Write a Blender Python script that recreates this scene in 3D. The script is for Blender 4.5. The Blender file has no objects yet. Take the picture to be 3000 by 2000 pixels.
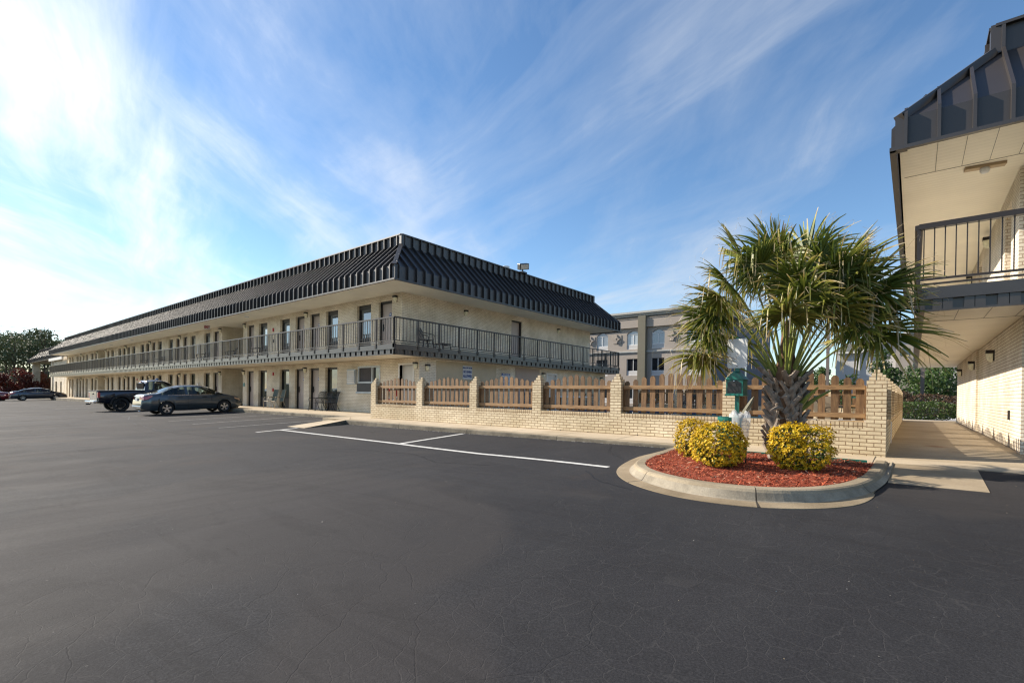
import bpy, bmesh, math, random
import numpy as np
from mathutils import Vector, Matrix
R=math.radians; PI=math.pi
scn=bpy.context.scene; COL=scn.collection
random.seed(7); RNG=np.random.default_rng(11)

# ------------------------------------------------------------------ materials
def newmat(name):
    m=bpy.data.materials.new(name); m.use_nodes=True
    nt=m.node_tree; b=nt.nodes['Principled BSDF']; return m,nt,b
def N(nt,t,**kw):
    n=nt.nodes.new(t)
    for k,v in kw.items():
        if k.startswith('i_'): n.inputs[k[2:].replace('_',' ')].default_value=v
        else: setattr(n,k,v)
    return n
def ramp(nt,fac,stops):
    r=nt.nodes.new('ShaderNodeValToRGB'); e=r.color_ramp.elements
    while len(e)<len(stops): e.new(0.5)
    for q,(p,c) in zip(e,stops):
        q.position=p; q.color=(c[0],c[1],c[2],1) if not isinstance(c,(int,float)) else (c,c,c,1)
    nt.links.new(fac,r.inputs[0]); return r.outputs[0]
def pos(nt,scale=(1,1,1),obj=False):
    if obj: src=N(nt,'ShaderNodeTexCoord').outputs['Object']
    else: src=N(nt,'ShaderNodeNewGeometry').outputs['Position']
    mp=N(nt,'ShaderNodeMapping'); mp.inputs['Scale'].default_value=scale
    nt.links.new(src,mp.inputs['Vector']); return mp.outputs[0]
def noise(nt,vec,scale,detail=4,rough=.55,dist=0.0):
    n=N(nt,'ShaderNodeTexNoise'); n.inputs['Scale'].default_value=scale; n.inputs['Detail'].default_value=detail
    n.inputs['Roughness'].default_value=rough; n.inputs['Distortion'].default_value=dist
    nt.links.new(vec,n.inputs['Vector']); return n.outputs['Fac']
def mixc(nt,f,a,b,mode='MIX'):
    m=N(nt,'ShaderNodeMix',data_type='RGBA',blend_type=mode)
    for s,v in ((m.inputs[0],f),(m.inputs[6],a),(m.inputs[7],b)):
        if isinstance(v,(int,float)): s.default_value=v
        elif isinstance(v,tuple): s.default_value=(*v[:3],1)
        else: nt.links.new(v,s)
    return m.outputs[2]
def math_(nt,op,a,b=None,c=None,clamp=False):
    m=N(nt,'ShaderNodeMath',operation=op,use_clamp=clamp)
    for s,v in zip(m.inputs,(a,b,c)):
        if v is None: continue
        if isinstance(v,(int,float)): s.default_value=v
        else: nt.links.new(v,s)
    return m.outputs[0]
def bump(nt,b,h,strength,dist=.01):
    n=N(nt,'ShaderNodeBump'); n.inputs['Strength'].default_value=strength; n.inputs['Distance'].default_value=dist
    nt.links.new(h,n.inputs['Height']); nt.links.new(n.outputs[0],b.inputs['Normal'])
def simple(name,col,rough=.6,metal=0,spec=.5,var=.12,sc=3.0,bmp=0,coat=0,obj=False):
    m,nt,b=newmat(name); v=pos(nt,obj=obj)
    f=noise(nt,v,sc,5,.6); d=tuple(c*(1-var) for c in col); l=tuple(min(1,c*(1+var)) for c in col)
    nt.links.new(ramp(nt,f,[(.3,d),(.7,l)]),b.inputs['Base Color'])
    b.inputs['Roughness'].default_value=rough; b.inputs['Metallic'].default_value=metal
    b.inputs['Specular IOR Level'].default_value=spec
    b.inputs['Coat Weight'].default_value=coat; b.inputs['Coat Roughness'].default_value=.05
    if bmp: bump(nt,b,noise(nt,v,sc*14,3),bmp,.004)
    return m
def brick(name,c1,c2,mortar,bw=.203,rh=.0677,ms=.007,off=.5,stain=.25,bstr=.6):
    m,nt,b=newmat(name)
    g=N(nt,'ShaderNodeNewGeometry'); s=N(nt,'ShaderNodeSeparateXYZ'); nt.links.new(g.outputs['Position'],s.inputs[0])
    u=math_(nt,'ADD',s.outputs[0],s.outputs[1]); c=N(nt,'ShaderNodeCombineXYZ')
    nt.links.new(u,c.inputs[0]); nt.links.new(math_(nt,'ADD',s.outputs[2],3.0*.0677*20+.003),c.inputs[1])
    t=N(nt,'ShaderNodeTexBrick',offset=off); t.inputs['Scale'].default_value=1
    t.inputs['Brick Width'].default_value=bw; t.inputs['Row Height'].default_value=rh
    t.inputs['Mortar Size'].default_value=ms; t.inputs['Mortar Smooth'].default_value=.15; t.inputs['Bias'].default_value=0
    t.inputs['Color1'].default_value=(*c1,1); t.inputs['Color2'].default_value=(*c2,1); t.inputs['Mortar'].default_value=(*mortar,1)
    nt.links.new(c.outputs[0],t.inputs['Vector'])
    p=pos(nt); f=noise(nt,p,.9,6,.65); f2=noise(nt,p,26,3)
    st=ramp(nt,f,[(.38,(1-stain,(1-stain)*.97,(1-stain)*.90)),(.62,(1,1,1))])
    st2=ramp(nt,f2,[(.3,(.9,.9,.9)),(.7,(1.05,1.05,1.05))])
    nt.links.new(mixc(nt,1.0,mixc(nt,1.0,t.outputs['Color'],st,'MULTIPLY'),st2,'MULTIPLY'),b.inputs['Base Color'])
    b.inputs['Roughness'].default_value=.85; b.inputs['Specular IOR Level'].default_value=.25
    h=math_(nt,'SUBTRACT',math_(nt,'MULTIPLY',f2,.25),t.outputs['Fac'])
    bump(nt,b,h,bstr,.008); return m
M={}
M['brick']=brick('cream_brick',(.90,.82,.68),(.85,.76,.61),(.56,.46,.33))
M['brick_wall']=brick('cream_brick_wall',(.80,.69,.50),(.70,.59,.42),(.30,.21,.13))
M['rowlock']=brick('rowlock_brick',(.72,.60,.42),(.58,.46,.31),(.21,.14,.08),bw=.0677,rh=.30,off=0)
M['brick_white']=brick('pale_brick',(.84,.77,.64),(.78,.70,.57),(.46,.36,.27),rh=.0677,ms=.008)
M['paint']=simple('dark_bronze_paint',(.028,.021,.017),.42,0,.5,.15,6,.1)
M['paint_fascia']=simple('fascia_metal',(.034,.027,.023),.34,.1,1.0,.2,3,.1)
def roofmat():
    m,nt,b=newmat('roof_metal'); p=pos(nt); f=noise(nt,p,.35,5,.6)
    nt.links.new(ramp(nt,f,[(.3,(.020,.0170,.0160)),(.7,(.034,.028,.025))]),b.inputs['Base Color'])
    b.inputs['Roughness'].default_value=.44; b.inputs['Specular IOR Level'].default_value=.8
    bump(nt,b,noise(nt,p,9,3),.15,.004); return m
M['roof']=roofmat()
def soff(name,col,sc):
    m,nt,b=newmat(name); p=pos(nt)
    w=N(nt,'ShaderNodeTexWave',wave_type='BANDS',bands_direction='Y'); w.inputs['Scale'].default_value=sc; nt.links.new(p,w.inputs[0])
    f=noise(nt,p,.7,4)
    nt.links.new(mixc(nt,1.0,ramp(nt,f,[(.3,tuple(c*.86 for c in col)),(.7,col)]),ramp(nt,w.outputs['Fac'],[(.0,.93),(.12,1.0)]),'MULTIPLY'),b.inputs['Base Color'])
    b.inputs['Roughness'].default_value=.5; bump(nt,b,w.outputs['Fac'],.3,.006); return m
M['soffit']=soff('soffit_panels',(.88,.82,.68),2.2)
M['trim_white']=simple('white_trim',(.72,.70,.66),.5,var=.06)
M['door']=simple('taupe_door',(.40,.33,.29),.45,var=.05)
M['door_white']=simple('pale_door',(.62,.60,.56),.45,var=.05)
M['frame_dark']=simple('dark_frame',(.014,.012,.012),.45,var=.1)
M['spandrel']=simple('brown_panel',(.085,.075,.07),.5,var=.1)
M['stucco']=simple('grey_stucco',(.50,.42,.29),.9,var=.10,sc=1.2,bmp=.3)
M['stucco2']=simple('mauve_stucco',(.42,.34,.28),.9,var=.08,sc=1.2,bmp=.3)
def glass(name,col,rough=.03,curtain=None):
    m,nt,b=newmat(name)
    if curtain:
        p=pos(nt); w=N(nt,'ShaderNodeTexWave',wave_type='BANDS',bands_direction='X'); w.inputs['Scale'].default_value=4.0; w.inputs['Distortion'].default_value=1.5; nt.links.new(p,w.inputs[0])
        oi=N(nt,'ShaderNodeObjectInfo'); nt.links.new(mixc(nt,1,ramp(nt,w.outputs['Fac'],[(.2,col),(.8,curtain)]),ramp(nt,oi.outputs['Random'],[(0,(.35,.35,.35)),(.5,(.9,.9,.9)),(1,(1.6,1.55,1.45))]),'MULTIPLY'),b.inputs['Base Color'])
    else: b.inputs['Base Color'].default_value=(*col,1)
    b.inputs['Roughness'].default_value=rough; b.inputs['IOR'].default_value=1.75; b.inputs['Specular IOR Level'].default_value=.7
    return m
M['pane_low']=glass('curtained_window_glass',(.05,.062,.05),.03,(.13,.14,.11))
M['pane_up']=glass('window_glass',(.36,.42,.46),.03,(.46,.52,.56))
M['pane_up'].node_tree.nodes['Principled BSDF'].inputs['Metallic'].default_value=.55
M['pane_dark']=glass('dark_window_glass',(.012,.014,.018))
M['pane_hotel']=glass('hotel_glass',(.20,.23,.27),.05,(.26,.29,.33))
M['lampglass']=simple('lamp_glass',(.78,.74,.55),.2,var=.2,sc=20)
def concrete(name,a,bc,sc=1.0,bs=.35):
    m,nt,b=newmat(name); p=pos(nt); f=noise(nt,p,sc,7,.65); f2=noise(nt,p,60,4,.7)
    c=ramp(nt,f,[(.3,a),(.68,bc)]); c2=ramp(nt,f2,[(.3,(.82,.82,.82)),(.7,(1.1,1.1,1.1))])
    nt.links.new(mixc(nt,1,c,c2,'MULTIPLY'),b.inputs['Base Color']); b.inputs['Roughness'].default_value=.9; b.inputs['Specular IOR Level'].default_value=.25
    bump(nt,b,f2,bs,.006); return m
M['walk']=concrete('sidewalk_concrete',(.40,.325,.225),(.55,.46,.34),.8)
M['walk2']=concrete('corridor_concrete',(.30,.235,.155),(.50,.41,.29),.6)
def rust():
    m=M['walk2']; nt=m.node_tree; b=nt.nodes['Principled BSDF']; l=b.inputs['Base Color'].links[0].from_socket
    g=N(nt,'ShaderNodeNewGeometry'); mp=N(nt,'ShaderNodeMapping'); mp.inputs['Location'].default_value=(-.36*2.6,-12.75*3.4,0); mp.inputs['Scale'].default_value=(2.6,3.4,0); nt.links.new(g.outputs['Position'],mp.inputs[0])
    ln=N(nt,'ShaderNodeVectorMath',operation='LENGTH'); nt.links.new(mp.outputs[0],ln.inputs[0]); d=math_(nt,'ADD',ln.outputs['Value'],math_(nt,'MULTIPLY',noise(nt,g.outputs['Position'],7,4),.7))
    nt.links.new(mixc(nt,ramp(nt,d,[(.35,.8),(.95,0.0)]),l,(.20,.055,.015)),b.inputs['Base Color'])
rust()
M['kerb']=concrete('kerb_concrete',(.22,.175,.115),(.40,.335,.24),1.3,.5)
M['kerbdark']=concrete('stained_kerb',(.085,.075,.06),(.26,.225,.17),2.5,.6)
M['kerb_stain_shade']=concrete('stained_shaded_kerb',(.14,.12,.09),(.40,.35,.27),1.7,.5)  # island kerb face: stain and the shade on it, both in the colour
M['joint']=simple('joint_gap',(.035,.028,.02),.95)
M['gutter']=concrete('gutter_concrete',(.19,.145,.09),(.34,.27,.18),1.6,.5)
def asphalt():
    m,nt,b=newmat('asphalt'); p=pos(nt)
    big=noise(nt,p,.16,6,.62,.4); mid=noise(nt,pos(nt,(1,.35,1)),1.1,6,.65,.3); fine=noise(nt,p,85,4,.75); gr=noise(nt,p,260,2,.6)
    col=ramp(nt,big,[(.28,(.0205,.0207,.0230)),(.50,(.027,.0270,.0296)),(.74,(.036,.0358,.0385))])
    col=mixc(nt,1,col,ramp(nt,mid,[(.3,(.82,.82,.84)),(.7,(1.18,1.17,1.15))]),'MULTIPLY')
    col=mixc(nt,1,col,ramp(nt,fine,[(.28,(.55,.55,.56)),(.5,(1,1,1)),(.72,(1.75,1.72,1.68))]),'MULTIPLY')
    # tar-filled cracks
    wv=N(nt,'ShaderNodeTexNoise'); wv.inputs['Scale'].default_value=1.3; wv.inputs['Detail'].default_value=5; nt.links.new(p,wv.inputs[0])
    va=N(nt,'ShaderNodeVectorMath',operation='MULTIPLY_ADD'); nt.links.new(wv.outputs['Color'],va.inputs[0]); va.inputs[1].default_value=(.55,.55,0); nt.links.new(p,va.inputs[2])
    vo=N(nt,'ShaderNodeTexVoronoi',feature='DISTANCE_TO_EDGE'); vo.inputs['Scale'].default_value=1.7; nt.links.new(va.outputs[0],vo.inputs['Vector'])
    cr=ramp(nt,vo.outputs['Distance'],[(.0,0.55),(.008,1.0)])
    gate=ramp(nt,noise(nt,p,.33,3),[(.42,1.0),(.50,0.0)])
    crf=math_(nt,'MAXIMUM',cr,gate)
    col=mixc(nt,crf,(.013,.0125,.013),col)
    v2=N(nt,'ShaderNodeTexVoronoi',feature='DISTANCE_TO_EDGE'); v2.inputs['Scale'].default_value=5.5; nt.links.new(va.outputs[0],v2.inputs['Vector'])
    c2f=math_(nt,'MAXIMUM',ramp(nt,v2.outputs['Distance'],[(.0,0.0),(.02,1.0)]),ramp(nt,noise(nt,p,.8,5,.7),[(.43,1.0),(.50,0.0)]))
    col=mixc(nt,math_(nt,'MAXIMUM',c2f,.70),(.055,.053,.053),col)
    pt=ramp(nt,noise(nt,p,.22,3,.5,.2),[(.50,0.0),(.53,.45),(.62,.45),(.66,0.0)]); col=mixc(nt,pt,col,(.047,.042,.040))
    # faint rust and oil marks
    sk=ramp(nt,noise(nt,pos(nt,(.5,2.2,1)),.55,7,.7,1.2),[(.52,0.0),(.60,.30),(.66,0.0)]); col=mixc(nt,sk,col,(.016,.015,.016))
    rs=ramp(nt,noise(nt,p,.5,4,.6),[(.62,0.0),(.78,.5)]); col=mixc(nt,rs,col,(.055,.039,.031))
    sp=ramp(nt,noise(nt,p,34,1,.5),[(.80,0.0),(.83,.35)]); col=mixc(nt,sp,col,(.20,.19,.18))
    nt.links.new(col,b.inputs['Base Color'])
    nt.links.new(ramp(nt,mid,[(.3,.80),(.7,.97)]),b.inputs['Roughness']); b.inputs['Specular IOR Level'].default_value=.2
    h=math_(nt,'ADD',math_(nt,'MULTIPLY',fine,.5),math_(nt,'ADD',math_(nt,'MULTIPLY',c2f,.18),math_(nt,'ADD',math_(nt,'MULTIPLY',crf,.45),math_(nt,'MULTIPLY',mid,1.2))))
    bump(nt,b,h,.5,.012); return m
M['asphalt']=asphalt()
def worn():
    m,nt,b=newmat('worn_white_paint'); p=pos(nt); f=noise(nt,p,9,6,.7); f2=noise(nt,p,120,3,.7)
    nt.links.new(mixc(nt,1,ramp(nt,f,[(.30,(.30,.29,.28)),(.45,(.62,.61,.58)),(.7,(.74,.73,.70))]),ramp(nt,f2,[(.3,(.7,.7,.7)),(.6,(1,1,1))]),'MULTIPLY'),b.inputs['Base Color']); b.inputs['Roughness'].default_value=.75; return m
M['line']=worn()
M['line_old']=simple('faded_line',(.24,.235,.225),.8,var=.3,sc=6)
M['patch']=simple('patch_grit',(.30,.29,.28),.9,var=.4,sc=12)
def wood():
    m,nt,b=newmat('stained_wood'); p=pos(nt,(14,14,1.6)); f=noise(nt,p,2.2,6,.65,.6); ob=N(nt,'ShaderNodeObjectInfo')
    c=ramp(nt,f,[(.3,(.075,.038,.019)),(.5,(.185,.105,.048)),(.72,(.28,.17,.08))])
    v=ramp(nt,ob.outputs['Random'],[(0,(.75,.75,.75)),(1,(1.15,1.12,1.1))])
    nt.links.new(mixc(nt,1,c,v,'MULTIPLY'),b.inputs['Base Color']); b.inputs['Roughness'].default_value=.7; bump(nt,b,f,.4,.004); return m
M['wood']=wood()
def woodh():
    m,nt,b=newmat('stained_rail_wood'); p=pos(nt,(1.4,1.4,16)); f=noise(nt,p,2.2,6,.65,.6)
    nt.links.new(ramp(nt,f,[(.3,(.15,.078,.038)),(.5,(.28,.165,.075)),(.72,(.38,.235,.115))]),b.inputs['Base Color']); b.inputs['Roughness'].default_value=.7; bump(nt,b,f,.4,.004); return m
M['woodh']=woodh()
def leafmat(name,rampc,attr='tint',rough=.45,trans=.25):
    m,nt,b=newmat(name); a=N(nt,'ShaderNodeAttribute',attribute_name=attr)
    col=ramp(nt,a.outputs['Fac'],rampc)
    f=noise(nt,pos(nt),18,2); col=mixc(nt,1,col,ramp(nt,f,[(.3,(.8,.8,.8)),(.7,(1.15,1.15,1.1))]),'MULTIPLY')
    nt.links.new(col,b.inputs['Base Color']); b.inputs['Roughness'].default_value=rough; b.inputs['Specular IOR Level'].default_value=.35
    if trans:
        t=N(nt,'ShaderNodeBsdfTranslucent'); nt.links.new(col,t.inputs[0]); mx=N(nt,'ShaderNodeMixShader'); mx.inputs[0].default_value=trans
        nt.links.new(b.outputs[0],mx.inputs[1]); nt.links.new(t.outputs[0],mx.inputs[2]); nt.links.new(mx.outputs[0],nt.nodes['Material Output'].inputs[0])
    return m
M['palm']=leafmat('palm_leaf',[(0,(.045,.072,.012)),(.35,(.105,.140,.022)),(.62,(.27,.27,.050)),(.88,(.42,.31,.11)),(1,(.55,.46,.30))],rough=.40,trans=.28)
M['petiole']=simple('palm_stalk',(.20,.23,.05),.4,var=.25,sc=9)
M['boot']=simple('old_leaf_base',(.25,.205,.165),.85,var=.45,sc=16,bmp=.5)
M['fibre']=simple('palm_fibre',(.16,.09,.05),.95,var=.4,sc=22,bmp=.8)
M['yellow']=leafmat('variegated_leaf',[(0,(.035,.075,.015)),(.3,(.10,.15,.02)),(.5,(.48,.31,.008)),(.8,(.68,.46,.015)),(1,(.76,.58,.05))],rough=.5,trans=.2)
M['green']=leafmat('green_leaf',[(0,(.030,.055,.018)),(.6,(.065,.115,.030)),(1,(.13,.19,.05))],rough=.4)
M['pine']=leafmat('pine_needles',[(0,(.050,.066,.034)),(.6,(.095,.118,.055)),(1,(.16,.175,.085))],rough=.6,trans=.15)
M['redleaf']=leafmat('red_leaf',[(0,(.055,.015,.013)),(.6,(.13,.028,.020)),(1,(.22,.055,.03))],rough=.6)
M['orangeleaf']=leafmat('orange_leaf',[(0,(.13,.045,.02)),(.6,(.28,.085,.035)),(1,(.38,.16,.06))],rough=.6)
M['brownleaf']=leafmat('bronze_leaf',[(0,(.04,.024,.016)),(.6,(.10,.055,.034)),(1,(.15,.10,.055))],rough=.6)
M['bark']=simple('bark',(.10,.075,.055),.95,var=.35,sc=5,bmp=.6)
M['mulch']=simple('red_mulch',(.30,.060,.025),.95,var=.5,sc=24,bmp=.9)
M['chip']=leafmat('mulch_chips',[(0,(.13,.024,.012)),(.6,(.40,.075,.030)),(.92,(.54,.17,.08)),(1,(.58,.44,.32))],rough=.85,trans=0)
M['litter']=leafmat('litter_bits',[(0,(.10,.09,.08)),(.5,(.20,.15,.09)),(.8,(.30,.28,.25)),(1,(.5,.48,.45))],rough=.9,trans=0)
M['dispgreen']=simple('green_plastic',(.005,.125,.095),.35,var=.12)
M['dispblack']=simple('black_plastic',(.010,.011,.013),.3,var=.1)
M['signback']=simple('aluminium_plate',(.66,.67,.67),.5,0,var=.04)
M['matteblack']=simple('matte_black',(.006,.006,.007),.95,0,.05,.1)
M['tyre']=simple('tyre_rubber',(.014,.014,.015),.8,var=.2,sc=8)
M['silver']=simple('alloy',(.62,.62,.64),.28,.85,var=.05)
M['chrome']=simple('chrome',(.75,.75,.76),.12,1,var=.03)
M['blackwheel']=simple('black_alloy',(.02,.02,.022),.25,.3,var=.1)
def carpaint(name,c,metal=.3,r=.25):
    m=simple(name,c,r,metal,.6,.04,2,coat=1.0,obj=True); return m
M['car_grey']=carpaint('slate_blue_paint',(.060,.078,.092),.4,.3)
M['car_navy']=carpaint('dark_blue_grey_paint',(.045,.055,.075),.4,.3)
M['car_black']=carpaint('black_blue_paint',(.006,.009,.020),.2,.2)
M['car_red']=carpaint('red_paint',(.16,.012,.016),.2,.25)
M['car_dark']=carpaint('charcoal_paint',(.015,.016,.02),.2,.25)
M['trimblack']=simple('black_trim',(.012,.012,.013),.5,var=.1)
M['cloth']=simple('seat_cloth',(.06,.065,.07),.9,var=.1)
def carglass():
    m,nt,b=newmat('tinted_car_glass'); nt.nodes.remove(b)
    t=N(nt,'ShaderNodeBsdfTransparent'); t.inputs[0].default_value=(.70,.80,.76,1)
    g=N(nt,'ShaderNodeBsdfGlossy'); g.inputs['Roughness'].default_value=.02; g.inputs[0].default_value=(.9,.95,.95,1)
    f=N(nt,'ShaderNodeFresnel'); f.inputs[0].default_value=1.6
    mx=N(nt,'ShaderNodeMixShader'); nt.links.new(f.outputs[0],mx.inputs[0]); nt.links.new(t.outputs[0],mx.inputs[1]); nt.links.new(g.outputs[0],mx.inputs[2])
    nt.links.new(mx.outputs[0],nt.nodes['Material Output'].inputs[0]); return m
M['carglass']=carglass()
M['red_light']=simple('red_lens',(.45,.012,.02),.12,0,.7,.25,14,coat=1)
M['amber']=simple('clear_amber_lens',(.65,.42,.25),.1,0,.7,.3,10,coat=1)
M['plate']=simple('number_plate',(.55,.58,.62),.4,var=.1,sc=20)
M['sling']=simple('green_sling',(.075,.10,.08),.7,var=.12,sc=12)
M['champagne']=simple('champagne_metal',(.46,.38,.27),.35,.5,var=.08)
M['blackiron']=simple('black_iron',(.015,.015,.016),.3,.2,var=.15)
M['darkplastic']=simple('brown_plastic',(.020,.014,.015),.4,var=.1)
M['whitep']=simple('white_plastic',(.75,.75,.74),.45,var=.05)
M['bag']=None
def bagmat():
    m,nt,b=newmat('clear_bag'); b.inputs['Base Color'].default_value=(.80,.82,.84,1); b.inputs['Roughness'].default_value=.3
    t=N(nt,'ShaderNodeBsdfTransparent'); mx=N(nt,'ShaderNodeMixShader'); mx.inputs[0].default_value=.38
    nt.links.new(t.outputs[0],mx.inputs[1]); nt.links.new(b.outputs[0],mx.inputs[2]); nt.links.new(mx.outputs[0],nt.nodes['Material Output'].inputs[0]); return m
M['bag']=bagmat()
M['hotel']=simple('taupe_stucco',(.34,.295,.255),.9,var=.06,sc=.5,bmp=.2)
M['hotel_side']=simple('shaded_stucco',(.13,.135,.155),.9,var=.06,sc=.5)  # shade on the hotel's side wall, put into a darker, bluer stucco colour
M['oil']=simple('oil_stain',(.012,.012,.013),.55,0,.4,.3,20)
M['seal']=simple('crack_seal',(.010,.010,.011),.6,0,.3,.2,20)
M['hotel_pil']=simple('olive_stucco',(.17,.155,.115),.9,var=.06,sc=.5)
M['hotel_cap']=simple('pale_cornice',(.42,.41,.38),.7,var=.05)
M['white_wall']=simple('pale_siding',(.50,.49,.48),.8,var=.04,sc=.6)
M['shingle']=simple('grey_shingle',(.10,.105,.10),.9,var=.2,sc=3)
M['pole']=simple('brown_pole',(.16,.135,.12),.6,var=.1)
M['white_light']=simple('pale_fixture',(.70,.70,.70),.4,var=.05)
M['gravel']=concrete('white_gravel',(.38,.38,.40),(.68,.67,.66),30,.8)
M['bluetile']=simple('blue_tile',(.02,.02,.09),.2,var=.5,sc=22)
M['blue']=simple('sign_blue',(.015,.06,.26),.5,var=.05)
M['ink']=simple('sign_ink',(.03,.06,.20),.5,var=.05)
M['signwhite']=simple('sign_white',(.58,.60,.62),.5,var=.06)
M['red']=simple('red_enamel',(.42,.015,.015),.4,var=.1)
M['tealsign']=simple('teal_sign',(.02,.16,.14),.5,var=.1)
M['skin']=simple('skin',(.36,.20,.14),.6,var=.06)
M['navycloth']=simple('dark_jacket',(.012,.014,.020),.85,var=.2)
M['bluecap']=simple('blue_cap',(.05,.16,.34),.8,var=.1)
M['grass']=simple('dry_grass',(.13,.12,.05),.95,var=.35,sc=4)
M['leafdry']=simple('dried_palm_stub',(.13,.12,.075),.6,var=.3,sc=30)
M['pool_water']=glass('pool_water',(.02,.16,.22),.02)
M['lensglass']=simple('floodlight_lens',(.40,.42,.42),.15,.3,var=.2,sc=8)

# ------------------------------------------------------------------ mesh helpers
class MB:
    def __init__(s): s.v=[]; s.f=[]; s.m=[]
    def add(s,vs,fs,mi=0):
        o=len(s.v); s.v+= [tuple(map(float,q)) for q in vs]
        for f in fs: s.f.append(tuple(o+i for i in f)); s.m.append(mi)
        return s
    def box(s,x0,x1,y0,y1,z0,z1,mi=0):
        if x0>x1:x0,x1=x1,x0
        if y0>y1:y0,y1=y1,y0
        vs=[(x,y,z) for z in (z0,z1) for y in (y0,y1) for x in (x0,x1)]
        return s.add(vs,[(0,2,3,1),(4,5,7,6),(0,1,5,4),(1,3,7,5),(3,2,6,7),(2,0,4,6)],mi)
    def bar(s,a,b,w,h=None,mi=0,up=(0,0,1)):
        h=h or w; a=Vector(a); b=Vector(b); d=(b-a).normalized(); u=Vector(up)
        if abs(d.dot(u))>.98: u=Vector((0,1,0))
        r=d.cross(u).normalized()*w/2; u=r.cross(d).normalized()*h/2
        vs=[p+q for p in (a,b) for q in (-r-u,r-u,r+u,-r+u)]
        return s.add(vs,[(0,1,2,3),(7,6,5,4),(0,4,5,1),(1,5,6,2),(2,6,7,3),(3,7,4,0)],mi)
    def tube(s,pts,r,n=8,mi=0,caps=True):
        pts=[Vector(p) for p in pts]; rs=r if isinstance(r,(list,tuple)) else [r]*len(pts); vs=[]; fs=[]
        ref=Vector((0,0,1))
        for i,p in enumerate(pts):
            d=(pts[min(i+1,len(pts)-1)]-pts[max(i-1,0)]).normalized()
            if abs(d.dot(ref))>.95: ref=Vector((1,0,0)) if abs(d.x)<.9 else Vector((0,1,0))
            a=d.cross(ref).normalized(); b=a.cross(d)
            for k in range(n):
                t=2*PI*k/n; vs.append(p+(a*math.cos(t)+b*math.sin(t))*rs[i])
        for i in range(len(pts)-1):
            for k in range(n): fs.append((i*n+k,i*n+(k+1)%n,(i+1)*n+(k+1)%n,(i+1)*n+k))
        if caps: fs.append(tuple(range(n-1,-1,-1))); fs.append(tuple((len(pts)-1)*n+k for k in range(n)))
        return s.add(vs,fs,mi)
    def lathe(s,prof,n=20,c=(0,0,0),axis='Z',mi=0):
        vs=[];fs=[]
        for r,h in prof:
            for k in range(n):
                t=2*PI*k/n; a,b=r*math.cos(t),r*math.sin(t)
                q=(a,b,h) if axis=='Z' else ((a,h,b) if axis=='Y' else (h,a,b))
                vs.append((q[0]+c[0],q[1]+c[1],q[2]+c[2]))
        for i in range(len(prof)-1):
            for k in range(n): fs.append((i*n+k,i*n+(k+1)%n,(i+1)*n+(k+1)%n,(i+1)*n+k))
        return s.add(vs,fs,mi)
    def prism(s,poly,z0,z1,mi=0):
        n=len(poly); vs=[(x,y,z0) for x,y in poly]+[(x,y,z1) for x,y in poly]
        return s.add(vs,[tuple(range(n-1,-1,-1)),tuple(range(n,2*n))]+[(i,(i+1)%n,n+(i+1)%n,n+i) for i in range(n)],mi)
    def quad(s,a,b,c,d,mi=0): return s.add([a,b,c,d],[(0,1,2,3)],mi)
    def build(s,name,mats,parent=None,loc=None,smooth=False,bevel=0):
        me=bpy.data.meshes.new(name); me.from_pydata(s.v,[],s.f)
        for m in (mats if isinstance(mats,(list,tuple)) else [mats]): me.materials.append(m)
        me.polygons.foreach_set('material_index',s.m); me.update()
        if smooth: me.polygons.foreach_set('use_smooth',[True]*len(me.polygons))
        bm=bmesh.new(); bm.from_mesh(me); bmesh.ops.recalc_face_normals(bm,faces=bm.faces); bm.to_mesh(me); bm.free()
        o=bpy.data.objects.new(name,me); COL.objects.link(o)
        if parent: o.parent=parent
        if loc: o.location=loc
        if bevel:
            md=o.modifiers.new('bevel','BEVEL'); md.width=bevel; md.segments=2; md.limit_method='ANGLE'
        return o
def tag(o,label=None,cat=None,group=None,kind=None):
    if label:o['label']=label
    if cat:o['category']=cat
    if group:o['group']=group
    if kind:o['kind']=kind
    return o
def empty(name,loc,rz=0,**k):
    o=bpy.data.objects.new(name,None); COL.objects.link(o); o.location=loc; o.rotation_euler=(0,0,rz); o.empty_display_size=.2
    return tag(o,**k)
def dup(o,loc=None,rz=None,parent=None,sc=None,**k):
    c=o.copy(); COL.objects.link(c)
    if parent is not None: c.parent=parent
    if loc is not None: c.location=loc
    if rz is not None: c.rotation_euler=(0,0,rz)
    if sc is not None: c.scale=(sc,sc,sc) if isinstance(sc,(int,float)) else sc
    tag(c,**k)
    for ch in KIDS(o): dup(ch,parent=c)
    return c
def KIDS(o): return [x for x in list(bpy.data.objects) if x.parent is o]
def arrmesh(name,V,F,mat,parent=None,tint=None,loc=None):
    """V (n,3), F (m,4) or (m,3) arrays"""
    me=bpy.data.meshes.new(name); k=F.shape[1]
    me.vertices.add(len(V)); me.vertices.foreach_set('co',V.astype(np.float32).ravel())
    me.loops.add(F.size); me.loops.foreach_set('vertex_index',F.astype(np.int32).ravel())
    me.polygons.add(len(F)); me.polygons.foreach_set('loop_start',np.arange(0,F.size,k,dtype=np.int32)); me.polygons.foreach_set('loop_total',np.full(len(F),k,dtype=np.int32))
    me.update(calc_edges=True); me.validate()
    if tint is not None:
        a=me.attributes.new('tint','FLOAT','POINT'); a.data.foreach_set('value',tint.astype(np.float32))
    me.materials.append(mat); o=bpy.data.objects.new(name,me); COL.objects.link(o)
    if parent: o.parent=parent
    if loc: o.location=loc
    return o
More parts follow.
